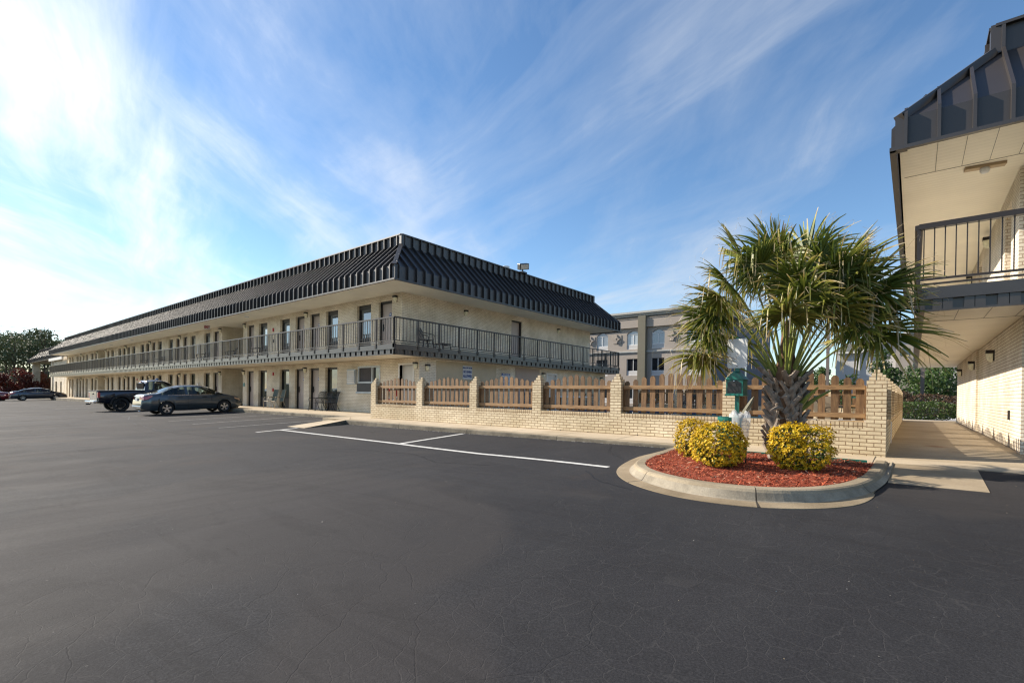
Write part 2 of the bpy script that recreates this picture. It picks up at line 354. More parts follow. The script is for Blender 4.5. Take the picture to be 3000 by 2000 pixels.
def leaves(C,size,aspect=.6,rng=RNG,up=0.0,jit=.35):
    """one rhombic leaf per centre"""
    n=len(C); d=rng.normal(size=(n,3)); d[:,2]+=up; d/=np.linalg.norm(d,axis=1,keepdims=True)
    e=rng.normal(size=(n,3)); e-= (e*d).sum(1,keepdims=True)*d; e/=np.linalg.norm(e,axis=1,keepdims=True)
    s=(size*(1+jit*rng.normal(size=n)).clip(.5,1.8))[:,None]
    V=np.stack([C-d*s*.5,C+e*s*aspect*.5,C+d*s*.5,C-e*s*aspect*.5],1).reshape(-1,3)
    return V,np.arange(4*n).reshape(n,4)
def text(s,size,mat,parent,loc,rot,name='lettering',bold=.0,sx=1):
    cu=bpy.data.curves.new(name,'FONT'); cu.body=s; cu.size=size; cu.align_x='CENTER'; cu.align_y='CENTER'; cu.extrude=.002; cu.offset=bold
    t=bpy.data.objects.new('tmp',cu); COL.objects.link(t); bpy.context.view_layer.update()
    me=bpy.data.meshes.new_from_object(t.evaluated_get(bpy.context.evaluated_depsgraph_get()))
    bpy.data.objects.remove(t); me.materials.clear(); me.materials.append(mat)
    o=bpy.data.objects.new(name,me); COL.objects.link(o); o.parent=parent; o.location=loc; o.rotation_euler=rot; o.scale=(sx,1,1); return o
def clamp(x,a,b): return max(a,min(b,x))
def sm(t): t=clamp(t,0,1); return t*t*(3-2*t)
def gz(X,Y):
    Yc=clamp(Y,-60,10.9); t=sm((X+9)/5); a=-1.05+.035*(Yc-10.5)+.005*(clamp(X,-90,-8)+15); return a*(1-t)+t*(-1.02+.026*(Yc-9.3))
def sw(X,Y):
    z=-.89+.0025*min(0,X+30)-.085*sm((X+4)/3.5)*(1-sm((Y-10.6)/2.5))
    if X<-15.2: z-=.035*clamp((13.33-Y)/2.4,0,1.3)
    else: z-=.035*clamp((10.57-Y)/1.0,0,1.2)
    return z

# ------------------------------------------------------------------ camera
yaw,pit,rol=R(39.172),R(-.356),R(.786)
r=Vector((math.cos(yaw),math.sin(yaw),0)); f=Vector((-math.sin(yaw),math.cos(yaw),0)); u=Vector((0,0,1))
f2=f*math.cos(pit)+u*math.sin(pit); u2=u*math.cos(pit)-f*math.sin(pit)
cr=r*math.cos(rol)+u2*math.sin(rol); cu=u2*math.cos(rol)-r*math.sin(rol)
cam=bpy.data.cameras.new('camera'); cam.sensor_width=36; cam.lens=1444.1/3000*36; cam.shift_y=165.257/3000; cam.clip_start=.05; cam.clip_end=5000
co=bpy.data.objects.new('camera',cam); COL.objects.link(co)
co.matrix_world=Matrix(((cr.x,cu.x,-f2.x,0),(cr.y,cu.y,-f2.y,0),(cr.z,cu.z,-f2.z,0),(0,0,0,1)))
scn.camera=co

# ------------------------------------------------------------------ light
SAZ,SEL=R(72),R(29.5)
S=Vector((-math.sin(SAZ)*math.cos(SEL),-math.cos(SAZ)*math.cos(SEL),math.sin(SEL)))
sun=bpy.data.lights.new('sun','SUN'); sun.energy=5.0; sun.angle=R(.6); sun.color=(1,.90,.76)
so=bpy.data.objects.new('sun',sun); COL.objects.link(so); so.rotation_euler=S.to_track_quat('Z','Y').to_euler(); so.location=(-30,-20,40)
w=bpy.data.worlds.new('World'); scn.world=w; w.use_nodes=True; nt=w.node_tree
bg=nt.nodes['Background']; sky=N(nt,'ShaderNodeTexSky',sky_type='NISHITA'); sky.sun_disc=False; sky.sun_elevation=SEL; sky.sun_rotation=R(252)
sky.altitude=50; sky.air_density=1.0; sky.dust_density=.12; sky.ozone_density=2.2
tc=N(nt,'ShaderNodeTexCoord'); D=tc.outputs['Generated']
sx=N(nt,'ShaderNodeSeparateXYZ'); nt.links.new(D,sx.inputs[0])
zz=math_(nt,'ADD',math_(nt,'MAXIMUM',sx.outputs[2],0.0),.10)
px=math_(nt,'DIVIDE',sx.outputs[0],zz); py=math_(nt,'DIVIDE',sx.outputs[1],zz)
cb=N(nt,'ShaderNodeCombineXYZ'); nt.links.new(px,cb.inputs[0]); nt.links.new(py,cb.inputs[1])
CLOUD_LO,CLOUD_HI=(4.4,4.7,5.1),(10.0,9.9,9.7)
def cmap(dx,dy,su,sv,off=(0,0),warp=None,wa=0):
    """coordinates on the cloud sheet: u along the wind (dx,dy), v across it"""
    l=math.hypot(dx,dy); dx/=l; dy/=l; o=[]
    for (ax,ay,sc_,of) in ((dx,dy,su,off[0]),(-dy,dx,sv,off[1])):
        d_=N(nt,'ShaderNodeVectorMath',operation='DOT_PRODUCT'); nt.links.new(warp or cb.outputs[0],d_.inputs[0]); d_.inputs[1].default_value=(ax*sc_,ay*sc_,0)
        o.append(math_(nt,'ADD',d_.outputs['Value'],of))
    c_=N(nt,'ShaderNodeCombineXYZ'); nt.links.new(o[0],c_.inputs[0]); nt.links.new(o[1],c_.inputs[1]); return c_.outputs[0]
wn_=N(nt,'ShaderNodeTexNoise'); wn_.inputs['Scale'].default_value=.55; wn_.inputs['Detail'].default_value=3; nt.links.new(cb.outputs[0],wn_.inputs[0])
wv0=N(nt,'ShaderNodeVectorMath',operation='MULTIPLY_ADD'); nt.links.new(wn_.outputs['Color'],wv0.inputs[0]); wv0.inputs[1].default_value=(.6,.6,0); nt.links.new(cb.outputs[0],wv0.inputs[2])
WP=wv0.outputs[0]
a=noise(nt,cmap(-.62,.78,.42,1.25,(5.7,2.4),WP),1.0,11,.62,.15)
b2=noise(nt,cmap(-.97,.25,.30,1.5,(7.1,3.2),WP),1.3,11,.60,.15)
c2=noise(nt,cmap(1,0,.5,.5,(8.3,1.2)),.9,4,.5,.3)
sd=N(nt,'ShaderNodeVectorMath',operation='DOT_PRODUCT'); nt.links.new(D,sd.inputs[0]); sd.inputs[1].default_value=tuple(S)
ns=sd.outputs['Value']
wt=ramp(nt,ns,[(.0,0.0),(.55,1.0)])
wv=math_(nt,'ADD',math_(nt,'MULTIPLY',math_(nt,'MAXIMUM',a,b2),.75),math_(nt,'MULTIPLY',math_(nt,'MINIMUM',a,b2),.25))
wv=math_(nt,'ADD',wv,math_(nt,'MULTIPLY',math_(nt,'SUBTRACT',c2,.5),.30))
wv=math_(nt,'ADD',wv,math_(nt,'MULTIPLY',math_(nt,'SUBTRACT',ns,.12),.075))
mask=ramp(nt,wv,[(.46,0.0),(.535,.14),(.60,.40),(.70,.85)])
glow=math_(nt,'POWER',math_(nt,'MAXIMUM',ns,0.0),3.0)
cloudc=mixc(nt,math_(nt,'MULTIPLY',glow,1.0,clamp=True),CLOUD_LO,CLOUD_HI)
hs=N(nt,'ShaderNodeHueSaturation'); hs.inputs['Saturation'].default_value=1.12; hs.inputs['Value'].default_value=1.08; nt.links.new(sky.outputs[0],hs.inputs['Color'])
nt.links.new(mixc(nt,math_(nt,'MULTIPLY',mask,.88),hs.outputs[0],cloudc),bg.inputs[0]); bg.inputs[1].default_value=.10
scn.view_settings.view_transform='Standard'; scn.view_settings.look='None'; scn.view_settings.exposure=.80; scn.view_settings.gamma=1
scn.render.engine='CYCLES'
try: scn.cycles.filter_width=1.25
except Exception: pass

# ------------------------------------------------------------------ ground
def grid(name,xs,ys,zf,mat,skirt=0,smat=None,kind='structure'):
    mb=MB(); nx,ny=len(xs),len(ys)
    vs=[(x,y,zf(x,y)) for y in ys for x in xs]; fs=[(j*nx+i,j*nx+i+1,(j+1)*nx+i+1,(j+1)*nx+i) for j in range(ny-1) for i in range(nx-1)]
    mb.add(vs,fs,0)
    if skirt:
        for (xa,ya,xb,yb) in [(xs[i],ys[0],xs[i+1],ys[0]) for i in range(nx-1)]+[(xs[i],ys[-1],xs[i+1],ys[-1]) for i in range(nx-1)]+[(xs[0],ys[j],xs[0],ys[j+1]) for j in range(ny-1)]+[(xs[-1],ys[j],xs[-1],ys[j+1]) for j in range(ny-1)]:
            mb.quad((xa,ya,zf(xa,ya)),(xb,yb,zf(xb,yb)),(xb,yb,zf(xb,yb)-skirt),(xa,ya,zf(xa,ya)-skirt),1 if smat else 0)
    o=mb.build(name,[mat]+([smat] if smat else [])); tag(o,kind=kind); return o
def lin(a,b,n): return [a+(b-a)*i/n for i in range(n+1)]
grid('parking_lot',[-900,-400,-200]+lin(-90,-9,8)+lin(-8.5,-4,9)+[40,120,400,900],[-400,-150,-60,0,10.9,60,200,900],lambda x,y:gz(x,y)-(0 if abs(x)<300 and y<200 else 1.0),M['asphalt'])
EYL=10.95
# sidewalks (kerb strip is part of each edge)
def walk(name,xs,ys,kerb_side=True,mat=None):
    return grid(name,xs,ys,sw,mat or M['walk'],.35,M['kerb'])
walk('sidewalk',lin(-96,-16.95,40),[EYL+.16,12.2,14.0])
walk('sidewalk',[-16.95,-16,-15.25],[9.72,10.5,11.5,13.5])
walk('sidewalk',lin(-15.25,-.36,30),[9.66,10.1,10.7])
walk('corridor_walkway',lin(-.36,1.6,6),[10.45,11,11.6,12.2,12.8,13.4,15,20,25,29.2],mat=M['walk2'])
walk('sidewalk',lin(-.36,9,10),[9.9,10.2,10.449])
def kerbstrip(name,pts,w=.15,inner=(0,1)):
    """kerb: rounded top strip along pts=[(x,y)], street side at -inner"""
    mb=MB(); n=len(pts)
    prof=[(0,-.32),(0.0,-.035),(.012,-.012),(.035,0),(w,0.001)]
    vs=[]
    for (x,y) in pts:
        for o,dz in prof:
            xx,yy=x+inner[0]*o,y+inner[1]*o; vs.append((xx,yy,sw(xx,yy)+dz))
    k=len(prof)
    for i in range(n-1):
        jn=(pts[i+1][0]-pts[i][0])<.03
        for j in range(k-1):
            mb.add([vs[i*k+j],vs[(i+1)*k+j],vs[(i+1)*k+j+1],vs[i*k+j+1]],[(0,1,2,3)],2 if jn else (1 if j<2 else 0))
    o=mb.build(name,[M['kerb'],M['kerbdark'],M['joint']]); tag(o,kind='structure'); return o
def jl(a,b,step):
    o=[]; x=a
    while x<b-.5: o+= [x,x+.014]; x+=step
    return o+[b]
kerbstrip('kerb',[(x,EYL) for x in jl(-96,-16.95,3.05)],.165)
kerbstrip('kerb',[(x,9.5) for x in jl(-15.1,-3.4,2.9)],.165)
jm=MB()
for x in jl(-15.1,-.5,1.45)[::2]: jm.quad((x,9.66,sw(x,9.66)+.003),(x+.010,9.66,sw(x,9.66)+.003),(x+.010,10.57,sw(x,10.57)+.003),(x,10.57,sw(x,10.57)+.003))
for x in jl(-60,-17,1.8)[::2]: jm.quad((x,EYL+.16,sw(x,EYL+.16)+.003),(x+.012,EYL+.16,sw(x,EYL+.16)+.003),(x+.012,13.3,sw(x,13.3)+.003),(x,13.3,sw(x,13.3)+.003))
for y in (11.2,12.4,15,18,21,24,27): jm.quad((-.36,y,sw(0,y)+.004),(1.45,y,sw(1,y)+.004),(1.45,y+.012,sw(1,y)+.004),(-.36,y+.012,sw(0,y)+.004))
tag(jm.build('sidewalk_joints',M['joint']),kind='structure')
kerbstrip('kerb',[(x,9.82) for x in lin(.74,9,10)],.085)
# kerb ramps
def rampm(name,tl,tr,br,bl,mat):
    mb=MB(); zt=lambda p:sw(*p)+.001; zb=lambda p:gz(*p)+.006
    T=[(*tl,zt(tl)),(*tr,zt(tr)),(*br,zb(br)),(*bl,zb(bl))]; B=[(x,y,z-.3) for x,y,z in T]
    mb.add(T+B,[(0,1,2,3),(4,7,6,5)],0); mb.add(T+B,[(1,5,6,2),(0,3,7,4),(2,6,7,3)],1)
    o=mb.build(name,[mat,M['kerbdark']]); tag(o,kind='structure'); return o
rampm('kerb_ramp',(-16.95,10.9),(-15.1,9.66),(-14.85,7.9),(-15.95,7.9),M['walk'])
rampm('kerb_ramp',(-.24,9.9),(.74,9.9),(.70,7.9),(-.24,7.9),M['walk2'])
# painted lines
def line(pts,w=.11):
    mb=MB()
    for (a,b) in zip(pts[:-1],pts[1:]):
        a=Vector(a);b=Vector(b);d=(b-a).normalized();n=Vector((-d.y,d.x))*w/2; k=max(1,int((b-a).length/.6))
        for i in range(k):
            p=a+(b-a)*i/k;q=a+(b-a)*(i+1)/k
            mb.quad(*[(v.x,v.y,gz(v.x,v.y)+.004) for v in (p-n,q-n,q+n,p+n)])
    o=mb.build('parking_line',M['line'] if pts[0][0]>-15.5 else M['line_old']); tag(o,kind='structure')
for pts in ([(-22.71,6.49),(-23.2,10.75)],[(-20.11,6.5),(-20.64,10.7)],[(-17.49,6.4),(-17.74,10.4)],[(-14.82,6.42),(-15.08,7.8)],
            [(-14.9,7.2),(-9,7.02),(-6.3,6.78),(-3.6,6.78)],[(-9.0,7.08),(-9.35,9.42)],[(-25.5,6.3),(-25.8,10.7)],[(-28.4,6.3),(-28.7,10.8)],[(-31.3,6.3),(-31.6,10.8)],[(-34.2,6.3),(-34.5,10.8)],[(-44,6.2),(-44.3,10.8)],[(-50,6.2),(-50.3,10.8)]): line(pts, .12 if pts[0][0]>-15.5 else .09)
# crumbled asphalt edge along the kerbs (small stones)
n=1500; xx=RNG.uniform(-26,-3.6,n); ky=np.where(xx<-17,EYL,9.5); keep=(xx<-17)|(xx>-14.9); xx=xx[keep]; ky=ky[keep]
yy=ky-np.abs(RNG.normal(0,.035,len(xx)))-.01; C=np.stack([xx,yy,[gz(a,b)+.005 for a,b in zip(xx,yy)]],1)
V,F=leaves(C,.028,.8,up=0); V[:,2]=np.repeat(C[:,2],4)+(V[:,2]-np.repeat(C[:,2],4))*.3+.002
tag(arrmesh('kerb_grit',V,F,M['patch'],tint=np.zeros(len(V))),kind='stuff',label='pale grit scattered along the foot of the kerbs',cat='grit')

# ------------------------------------------------------------------ motel helpers
def mansard(name,x0,x1,y0,y1,parent,ribs=.43,s=1.3,z0=4.31,zf=4.83,z1=6.10,zt=6.56,ends=(1,1),mat=None,rw=.045,rh=.10):
    mb=MB(); P=[(0,z0),(0,zf),(s,z1),(s,zt)]
    sides=[((x0,y0),(x1,y0),(0,1)),((x1,y1),(x0,y1),(0,-1))]
    if ends[1]: sides.append(((x1,y0),(x1,y1),(-1,0)))
    if ends[0]: sides.append(((x0,y1),(x0,y0),(1,0)))
    for (A,B,nn) in sides:
        A=Vector(A);B=Vector(B);L=(B-A).length;t=(B-A).normalized();nn=Vector(nn)
        def at(d,o,z): q=A+t*d+nn*o; return (q.x,q.y,z)
        for (oa,za),(ob,zb) in zip(P[:-1],P[1:]):
            a0=oa if (nn.x or ends[0] or True) else 0
            mb.quad(at(oa,oa,za),at(L-oa,oa,za),at(L-ob,ob,zb),at(ob,ob,zb))
        k=int(L/ribs); st=(L-k*ribs)/2
        for i in range(k+1):
            d=st+i*ribs; lim=min(d,L-d)
            if lim<.06: continue
            pp=[(0,z0+.01),(0,zf)]
            if lim<s: pp.append((lim,zf+(z1-zf)*lim/s))
            else: pp+= [(s,z1),(s,zt-.03)]
            # outward normals per vertex, extruded rib
            sl=Vector((zf-z1,s)).normalized()  # normal of slope in (outward,z): outward is -o
            def outp(j):
                o,z=pp[j]
                if j==0: return (o-rh,z)
                if j==1: return (o-rh,z+rh*.35)
                if j==2 and len(pp)==4: return (o-rh*.9,z+rh*.45)
                if j==2: return (o-rh*.65,z+rh*.75)
                return (o-rh,z)
            for j in range(len(pp)-1):
                ia,ib=pp[j],pp[j+1]; oa,ob=outp(j),outp(j+1)
                vs=[at(d+e,q[0],q[1]) for e in (-rw/2,rw/2) for q in (ia,ib,ob,oa)]
                mb.add(vs,[(0,1,2,3),(7,6,5,4),(3,2,6,7),(0,4,5,1),(1,5,6,2),(0,3,7,4)])
    e0=s
    mb.quad((x0+e0,y0+s,zt-.02),(x1-s,y0+s,zt-.02),(x1-s,y1-s,zt-.02),(x0+e0,y1-s,zt-.02))
    # hip caps
    for cx,cy,dx,dy in ((x0,y0,1,1),(x1,y0,-1,1),(x0,y1,1,-1),(x1,y1,-1,-1)):
        pl=[(cx+dx*.02,cy-dy*.02,z0-.01),(cx+dx*.02,cy-dy*.02,zf),(cx+dx*(s-.04),cy+dy*(s-.04),z1+.01),(cx+dx*(s-.05),cy+dy*(s-.05),zt+.02)]
        X0,Y0=cx-dx*.035,cy-dy*.035; mb.box(X0,X0+dx*.17,Y0,Y0+dy*.17,z0-.012,zf+.035)
        mb.bar(pl[1],pl[2],.16,.13)
        X0,Y0=cx+dx*(s-.06),cy+dy*(s-.06); mb.box(X0,X0+dx*.17,Y0,Y0+dy*.17,z1-.02,zt+.03)
    # coping and eave trim
    for (a_,b_) in (((x0+s,y0+s),(x1-s,y0+s)),((x1-s,y0+s),(x1-s,y1-s)),((x1-s,y1-s),(x0+s,y1-s)),((x0+s,y1-s),(x0+s,y0+s))):
        mb.bar((*a_,zt+.01),(*b_,zt+.01),.16,.05)
    for (a_,b_) in (((x0-.1,y0-.06),(x1+.1,y0-.06)),((x1+.06,y0-.1),(x1+.06,y1+.1)),((x1+.1,y1+.06),(x0-.1,y1+.06)),((x0-.06,y1+.1),(x0-.06,y0-.1))):
        mb.bar((*a_,z0-.012),(*b_,z0-.012),.09,.06)
    return mb.build(name,mat or M['roof'],parent)
def railing(name,A,B,parent,zfl=1.86,top=2.89,post=1.15,bal=.165,endpost=True,off=0,tr=.05,pw=.045,bw=.022):
    """A->B run; balusters, posts with side brackets, two lower rails"""
    mb=MB();A=Vector(A);B=Vector(B);d=(B-A);L=d.length;d.normalize()
    P=lambda t,z:(A.x+d.x*t,A.y+d.y*t,z)
    mb.bar(P(0,top),P(L,top),tr*1.25,tr); mb.bar(P(0,zfl+.15),P(L,zfl+.15),.03,.035); mb.bar(P(0,zfl+.07),P(L,zfl+.07),.025,.03)
    n=round(L/post)
    for i in range(n+1):
        t=L*i/n; mb.bar(P(t,zfl-.10),P(t,top-.02),pw)
        nx,ny=d.y,-d.x
        q=P(t,zfl-.04); mb.box(q[0]-.05,q[0]+.05,q[1]-.05,q[1]+.05,zfl-.12,zfl+.03)
    k=round(L/bal)
    for i in range(k):
        t=L*(i+.5)/k
        mb.bar(P(t,zfl+.15),P(t,top-.02),bw)
    return mb.build(name,M['paint'],parent)
def battens(mb,A,B,out,z0=1.50,z1=1.68,pitch=.388,wd=.25,dp=.05):
    A=Vector(A);B=Vector(B);d=(B-A);L=d.length;d.normalize();o=Vector(out)
    k=int(L/pitch);st=(L-k*pitch)/2
    for i in range(k):
        t=st+i*pitch+.06; a=A+d*t; b=A+d*(t+wd)
        for s0,s1 in ((0,wd*.48),(wd*.52,wd)):
            a=A+d*(t+s0); b=A+d*(t+s1); c=b+o*dp
            mb.box(min(a.x,c.x),max(a.x,c.x),min(a.y,c.y),max(a.y,c.y),z0,z1)
def slab_edge(name,x0,x1,y0,y1,parent,walls=('F','R')):
    mb=MB()
    # recessed core, upper ledge board, lower lip on the given sides
    if 'F' in walls:
        mb.box(x0,x1,y0+.06,y0+.12,1.49,1.86); mb.box(x0-.01,x1+.01,y0-.005,y0+.07,1.685,1.87); mb.box(x0-.012,x1+.012,y0-.02,y0+.05,1.675,1.70); mb.box(x0,x1,y0,y0+.06,1.475,1.505)
        battens(mb,(x0,y0+.06),(x1,y0+.06),(0,-1))
    if 'R' in walls:
        mb.box(x1-.12,x1-.06,y0,y1,1.49,1.86); mb.box(x1-.07,x1+.006,y0,y1+.01,1.685,1.871); mb.box(x1-.05,x1+.02,y0,y1,1.675,1.70); mb.box(x1-.06,x1,y0,y1,1.475,1.505)
        battens(mb,(x1-.06,y0+.05),(x1-.06,y1),(1,0))
    if 'L' in walls:
        mb.box(x0+.06,x0+.12,y0,y1,1.49,1.86); mb.box(x0-.006,x0+.07,y0,y1+.01,1.685,1.871); mb.box(x0-.02,x0+.05,y0,y1,1.675,1.70); mb.box(x0,x0+.06,y0,y1,1.475,1.505)
        battens(mb,(x0+.06,y0+.05),(x0+.06,y1),(-1,0))
    if 'B' in walls:
        mb.box(x0,x1,y1-.12,y1-.06,1.49,1.86); mb.box(x0,x1,y1-.07,y1,1.475,1.87)
    return mb.build(name,M['paint_fascia'],parent)
def wall_lamp(parent,x,y,z,n):
    """n outward normal; half-round glass lamp with dark cap"""
    mb=MB(); nx,ny=n; tx,ty=-ny,nx
    def B(w,d0,d1,z0,z1,mi):
        a=(x+tx*-w+nx*d0,y+ty*-w+ny*d0); b=(x+tx*w+nx*d1,y+ty*w+ny*d1); mb.box(a[0],b[0],a[1],b[1],z0,z1,mi)
    B(.06,0,.02,z-.12,z+.13,0); B(.085,.0,.15,z+.05,z+.13,0)
    o=mb.build('wall_lamp',M['frame_dark'],parent)
    g=MB(); vs=[];fs=[]
    for k,(h,rr) in enumerate(((.05,.085),(-.06,.08),(-.12,.06),(-.16,.02))):
        for i in range(7):
            t=PI*i/6; vs.append((x+tx*rr*math.cos(t)+nx*(.031+rr*1.4*math.sin(t)),y+ty*rr*math.cos(t)+ny*(.031+rr*1.4*math.sin(t)),z+h))
    for k in range(3):
        for i in range(6): fs.append((k*7+i,k*7+i+1,(k+1)*7+i+1,(k+1)*7+i))
    g.add(vs,fs); g.build('lamp_shade',M['lampglass'],o,smooth=True); return o
def opening_window(parent,x0,x1,yf,z0,z1,up):
    """recessed full-height window unit in a facade facing -y"""
    mb=MB(); rc=.13; y=yf+rc
    sp=z0+(.62 if up else .58)
    mb.box(x0,x0+.06,y,y+.09,z0,z1); mb.box(x1-.06,x1,y,y+.09,z0,z1); mb.box(x0+.06,x1-.06,y,y+.09,z1-(.20 if up else .10),z1); mb.box(x0+.06,x1-.06,y,y+.09,sp-.04,sp+.04)
    mb.box(x0+.06,x0+.13,y+.03,y+.085,sp+.04,z1-.2)
    o=mb.build('window',M['frame_dark'],parent)
    MB().box(x0+.06,x1-.06,y+.04,y+.08,z0,sp-.04).build('panel',M['frame_dark'] if up else M['spandrel'],o)
    MB().box(x0+.13,x1-.06,y+.06,y+.075,sp+.04,z1-(.20 if up else .10)).build('pane',M['pane_up'] if up else M['pane_low'],o)
    if up: # grille of the through-wall unit
        g=MB()
        g.box(x0+.06,x1-.06,y+.045,y+.058,sp+.22,sp+.25)
        for k in range(6): 
            t=x0+.15+k*(x1-x0-.25)/5; g.box(t,t+.03,y+.045,y+.058,sp+.04,sp+.22)
        g.build('grille',M['frame_dark'],o)
    return o
def opening_door(parent,x0,x1,yf,z0,z1,mat=None):
    mb=MB(); y=yf+.11
    mb.box(x0,x0+.05,y,yf+.26,z0,z1); mb.box(x1-.05,x1,y,yf+.26,z0,z1); mb.box(x0+.05,x1-.05,y,yf+.26,z1-.10,z1)
    fr=mb.build('door_frame',M['frame_dark'],parent)
    d=MB().box(x0+.05,x1-.05,yf+.19,yf+.23,z0+.01,z1-.10).build('door',mat or M['door'],parent)
    h=MB().box(x0+.09,x0+.16,yf+.15,yf+.188,z0+.92,z0+1.22); h.bar((x0+.12,yf+.14,z0+1.04),(x0+.26,yf+.14,z0+1.04),.025); h.build('handle',M['blackiron'],d)
    pl=MB().box(x1-.42,x1-.28,yf+.18,yf+.188,z0+1.55,z0+1.69).build('number_plate',M['blue'],d)
    MB().box(x1-.40,x1-.30,yf+.175,yf+.179,z0+1.60,z0+1.655).build('number_panel',M['signwhite'],pl)
    return d
def facade(name,segs,x0,x1,yf,th,z0,z1,ztop,parent,mat):
    """brick wall facing -y with openings segs=[(xa,xb)] from z0 to ztop"""
    mb=MB(); cur=x0
    for a_,b_ in sorted(segs):
        if a_>cur: mb.box(cur,a_,yf,yf+th,z0,z1)
        mb.box(a_,b_,yf,yf+th,ztop,z1); cur=b_
    if cur<x1: mb.box(cur,x1,yf,yf+th,z0,z1)
    return mb.build(name,mat,parent)

# ------------------------------------------------------------------ main motel building
YF=13.33; XE=-16.99; XEL=-15.81; XL=-86.6; YB=29.1
mot=empty('motel_building',(-50,YF,-.9),label='long two-storey cream brick motel with dark ribbed mansard roof and balcony',cat='building')
mot.location=(0,0,0)
U=[('D',-18.64,-17.67),('W',-20.33,-19.21),('W',-23.04,-21.93),('D',-24.61,-23.64),('D',-26.11,-25.17),('W',-27.87,-26.76),('W',-30.53,-29.44),('D',-32.13,-31.18),
('D',-37.5,-36.55),('W',-39.18,-38.07),('W',-41.93,-40.83),('D',-43.47,-42.53),('D',-45.04,-44.1),('W',-46.76,-45.67),('W',-49.47,-48.38),('D',-51.05,-50.11),('D',-52.68,-51.76),('W',-54.35,-53.26),
('W',-57.05,-55.96),('D',-58.62,-57.68),('D',-60.12,-59.18),('W',-61.88,-60.8),('W',-64.55,-63.46),('D',-66.12,-65.18),
('D',-71.58,-70.64),('W',-73.3,-72.2),('W',-76.05,-74.95),('D',-77.66,-76.72),('D',-79.3,-78.36),('W',-81.0,-79.9),('W',-83.8,-82.7),('D',-85.45,-84.5)]
ALC=[(-35.99,-32.70),(-69.95,-66.9)]
LO=[(k,a_,b_) for k,a_,b_ in U if b_<-21.5]
ZF=1.86; ZS=1.49; ZU=4.33; ZG=-1.08
def seg(lst,a,b): return [(p,q) for k,p,q in lst if p>=a and q<=b]
SP=[(-32.70,XE),(-66.9,-35.99),(XL+.4,-69.95)]
for i,(a_,b_) in enumerate(SP):
    facade('upper_wall',seg(U,a_,b_),a_,b_,YF,.28,ZF-.02,ZU,4.07,mot,M['brick'])
    lo=seg(LO,a_,b_); b2_=b_
    if i==0: lo=lo+[(-20.19,-18.45),(-17.08,-16.2)]; b2_=XEL
    mb=MB(); cur=a_
    for p,q in sorted(lo):
        mb.box(cur,p,YF,YF+.28,ZG,ZS)
        if abs(p+20.19)<.01: mb.box(p,q,YF,YF+.28,1.23,ZS); mb.box(p,q,YF,YF+.28,ZG,-.04)
        elif abs(p+17.08)<.01: mb.box(p,q,YF,YF+.28,1.20,ZS)
        else: mb.box(p,q,YF,YF+.28,1.25,ZS)
        cur=q
    mb.box(cur,b2_,YF,YF+.28,ZG,ZS); mb.build('lower_wall',M['brick'],mot)
for a_,b_ in ALC:   # stair recesses
    mb=MB(); mb.box(a_-.25,a_,YF+.28,YF+4.2,ZG,ZS); mb.box(b_,b_+.25,YF+.28,YF+4.2,ZG,ZS); mb.box(a_-.25,b_+.25,YF+4.2,YF+4.45,ZG,ZS)
    mb.box(a_-.25,a_,YF+.28,YF+4.2,ZF-.02,ZU); mb.box(b_,b_+.25,YF+.28,YF+4.2,ZF-.02,ZU); mb.box(a_-.25,b_+.25,YF+4.2,YF+4.45,ZF-.02,ZU)
    mb.build('stair_recess',M['brick'],mot)
    MB().box(a_,b_,YF-.1,YF+4.3,ZG-.05,-.93).build('recess_floor',M['walk2'],mot)
    v=MB().box(a_+.5,a_+1.5,YF+3.2,YF+4.1,ZF,ZF+1.75); v.box(a_+1.8,a_+2.6,YF+3.3,YF+4.1,ZF,ZF+1.5); v.build('ice_machine',M['frame_dark'],mot)
# back/interior mass and end walls
mb=MB(); mb.box(XL+.4,XE-.0,YB-.28,YB,ZG,ZU); mb.box(XL+.4,XL+.68,YF+.28,YB-.28,ZG,ZU); mb.build('back_wall',M['brick'],mot)
EW=[(20.72,21.62)]
mb=MB(); cur=YF+.28
for p,q in EW: mb.box(XE-.28,XE,cur,p,ZF-.02,ZU); mb.box(XE-.28,XE,p,q,4.06,ZU); cur=q
mb.box(XE-.28,XE,cur,YB-.28,ZF-.02,ZU); mb.build('upper_end_wall',M['brick'],mot)
mb=MB(); cur=YF+.28
for p,q in ((22.44,23.42),): mb.box(XEL-.28,XEL,cur,p,ZG,ZS); mb.box(XEL-.28,XEL,p,q,1.20,ZS); cur=q
mb.box(XEL-.28,XEL,cur,YB,ZG,ZS); mb.box(XE,XEL-.28,YB-.28,YB,ZG,ZS); mb.build('lower_end_wall',M['brick'],mot)
for (p,q,mm,zt_) in ((14.27,18.15,'stucco',1.40),(19.65,21.73,'stucco2',1.40),(25.0,28.17,'stucco',1.05)):
    MB().box(XEL,XEL+.02,p,q,ZG,zt_).build('render_panel',M[mm],mot)
# end doors
d=MB().box(XE-.2,XE-.15,20.77,21.57,ZF,4.0).build('door',M['door'],mot); MB().box(XE-.15,XE-.10,20.84,20.90,ZF+.9,ZF+1.2).build('handle',M['blackiron'],d)
mb=MB(); mb.box(XE-.25,XE-.04,20.72,20.77,ZF,4.06); mb.box(XE-.25,XE-.04,21.57,21.62,ZF,4.06); mb.box(XE-.25,XE-.04,20.77,21.57,4.0,4.06); mb.build('door_frame',M['frame_dark'],mot)
d=MB().box(XEL-.12,XEL-.07,22.5,23.36,ZG,1.14).build('door',M['door_white'],mot)
mb=MB(); mb.box(XEL-.13,XEL+.015,22.40,22.5,ZG,1.24); mb.box(XEL-.13,XEL+.015,23.36,23.46,ZG,1.24); mb.box(XEL-.13,XEL+.015,22.5,23.36,1.14,1.24); mb.build('door_frame',M['trim_white'],mot)
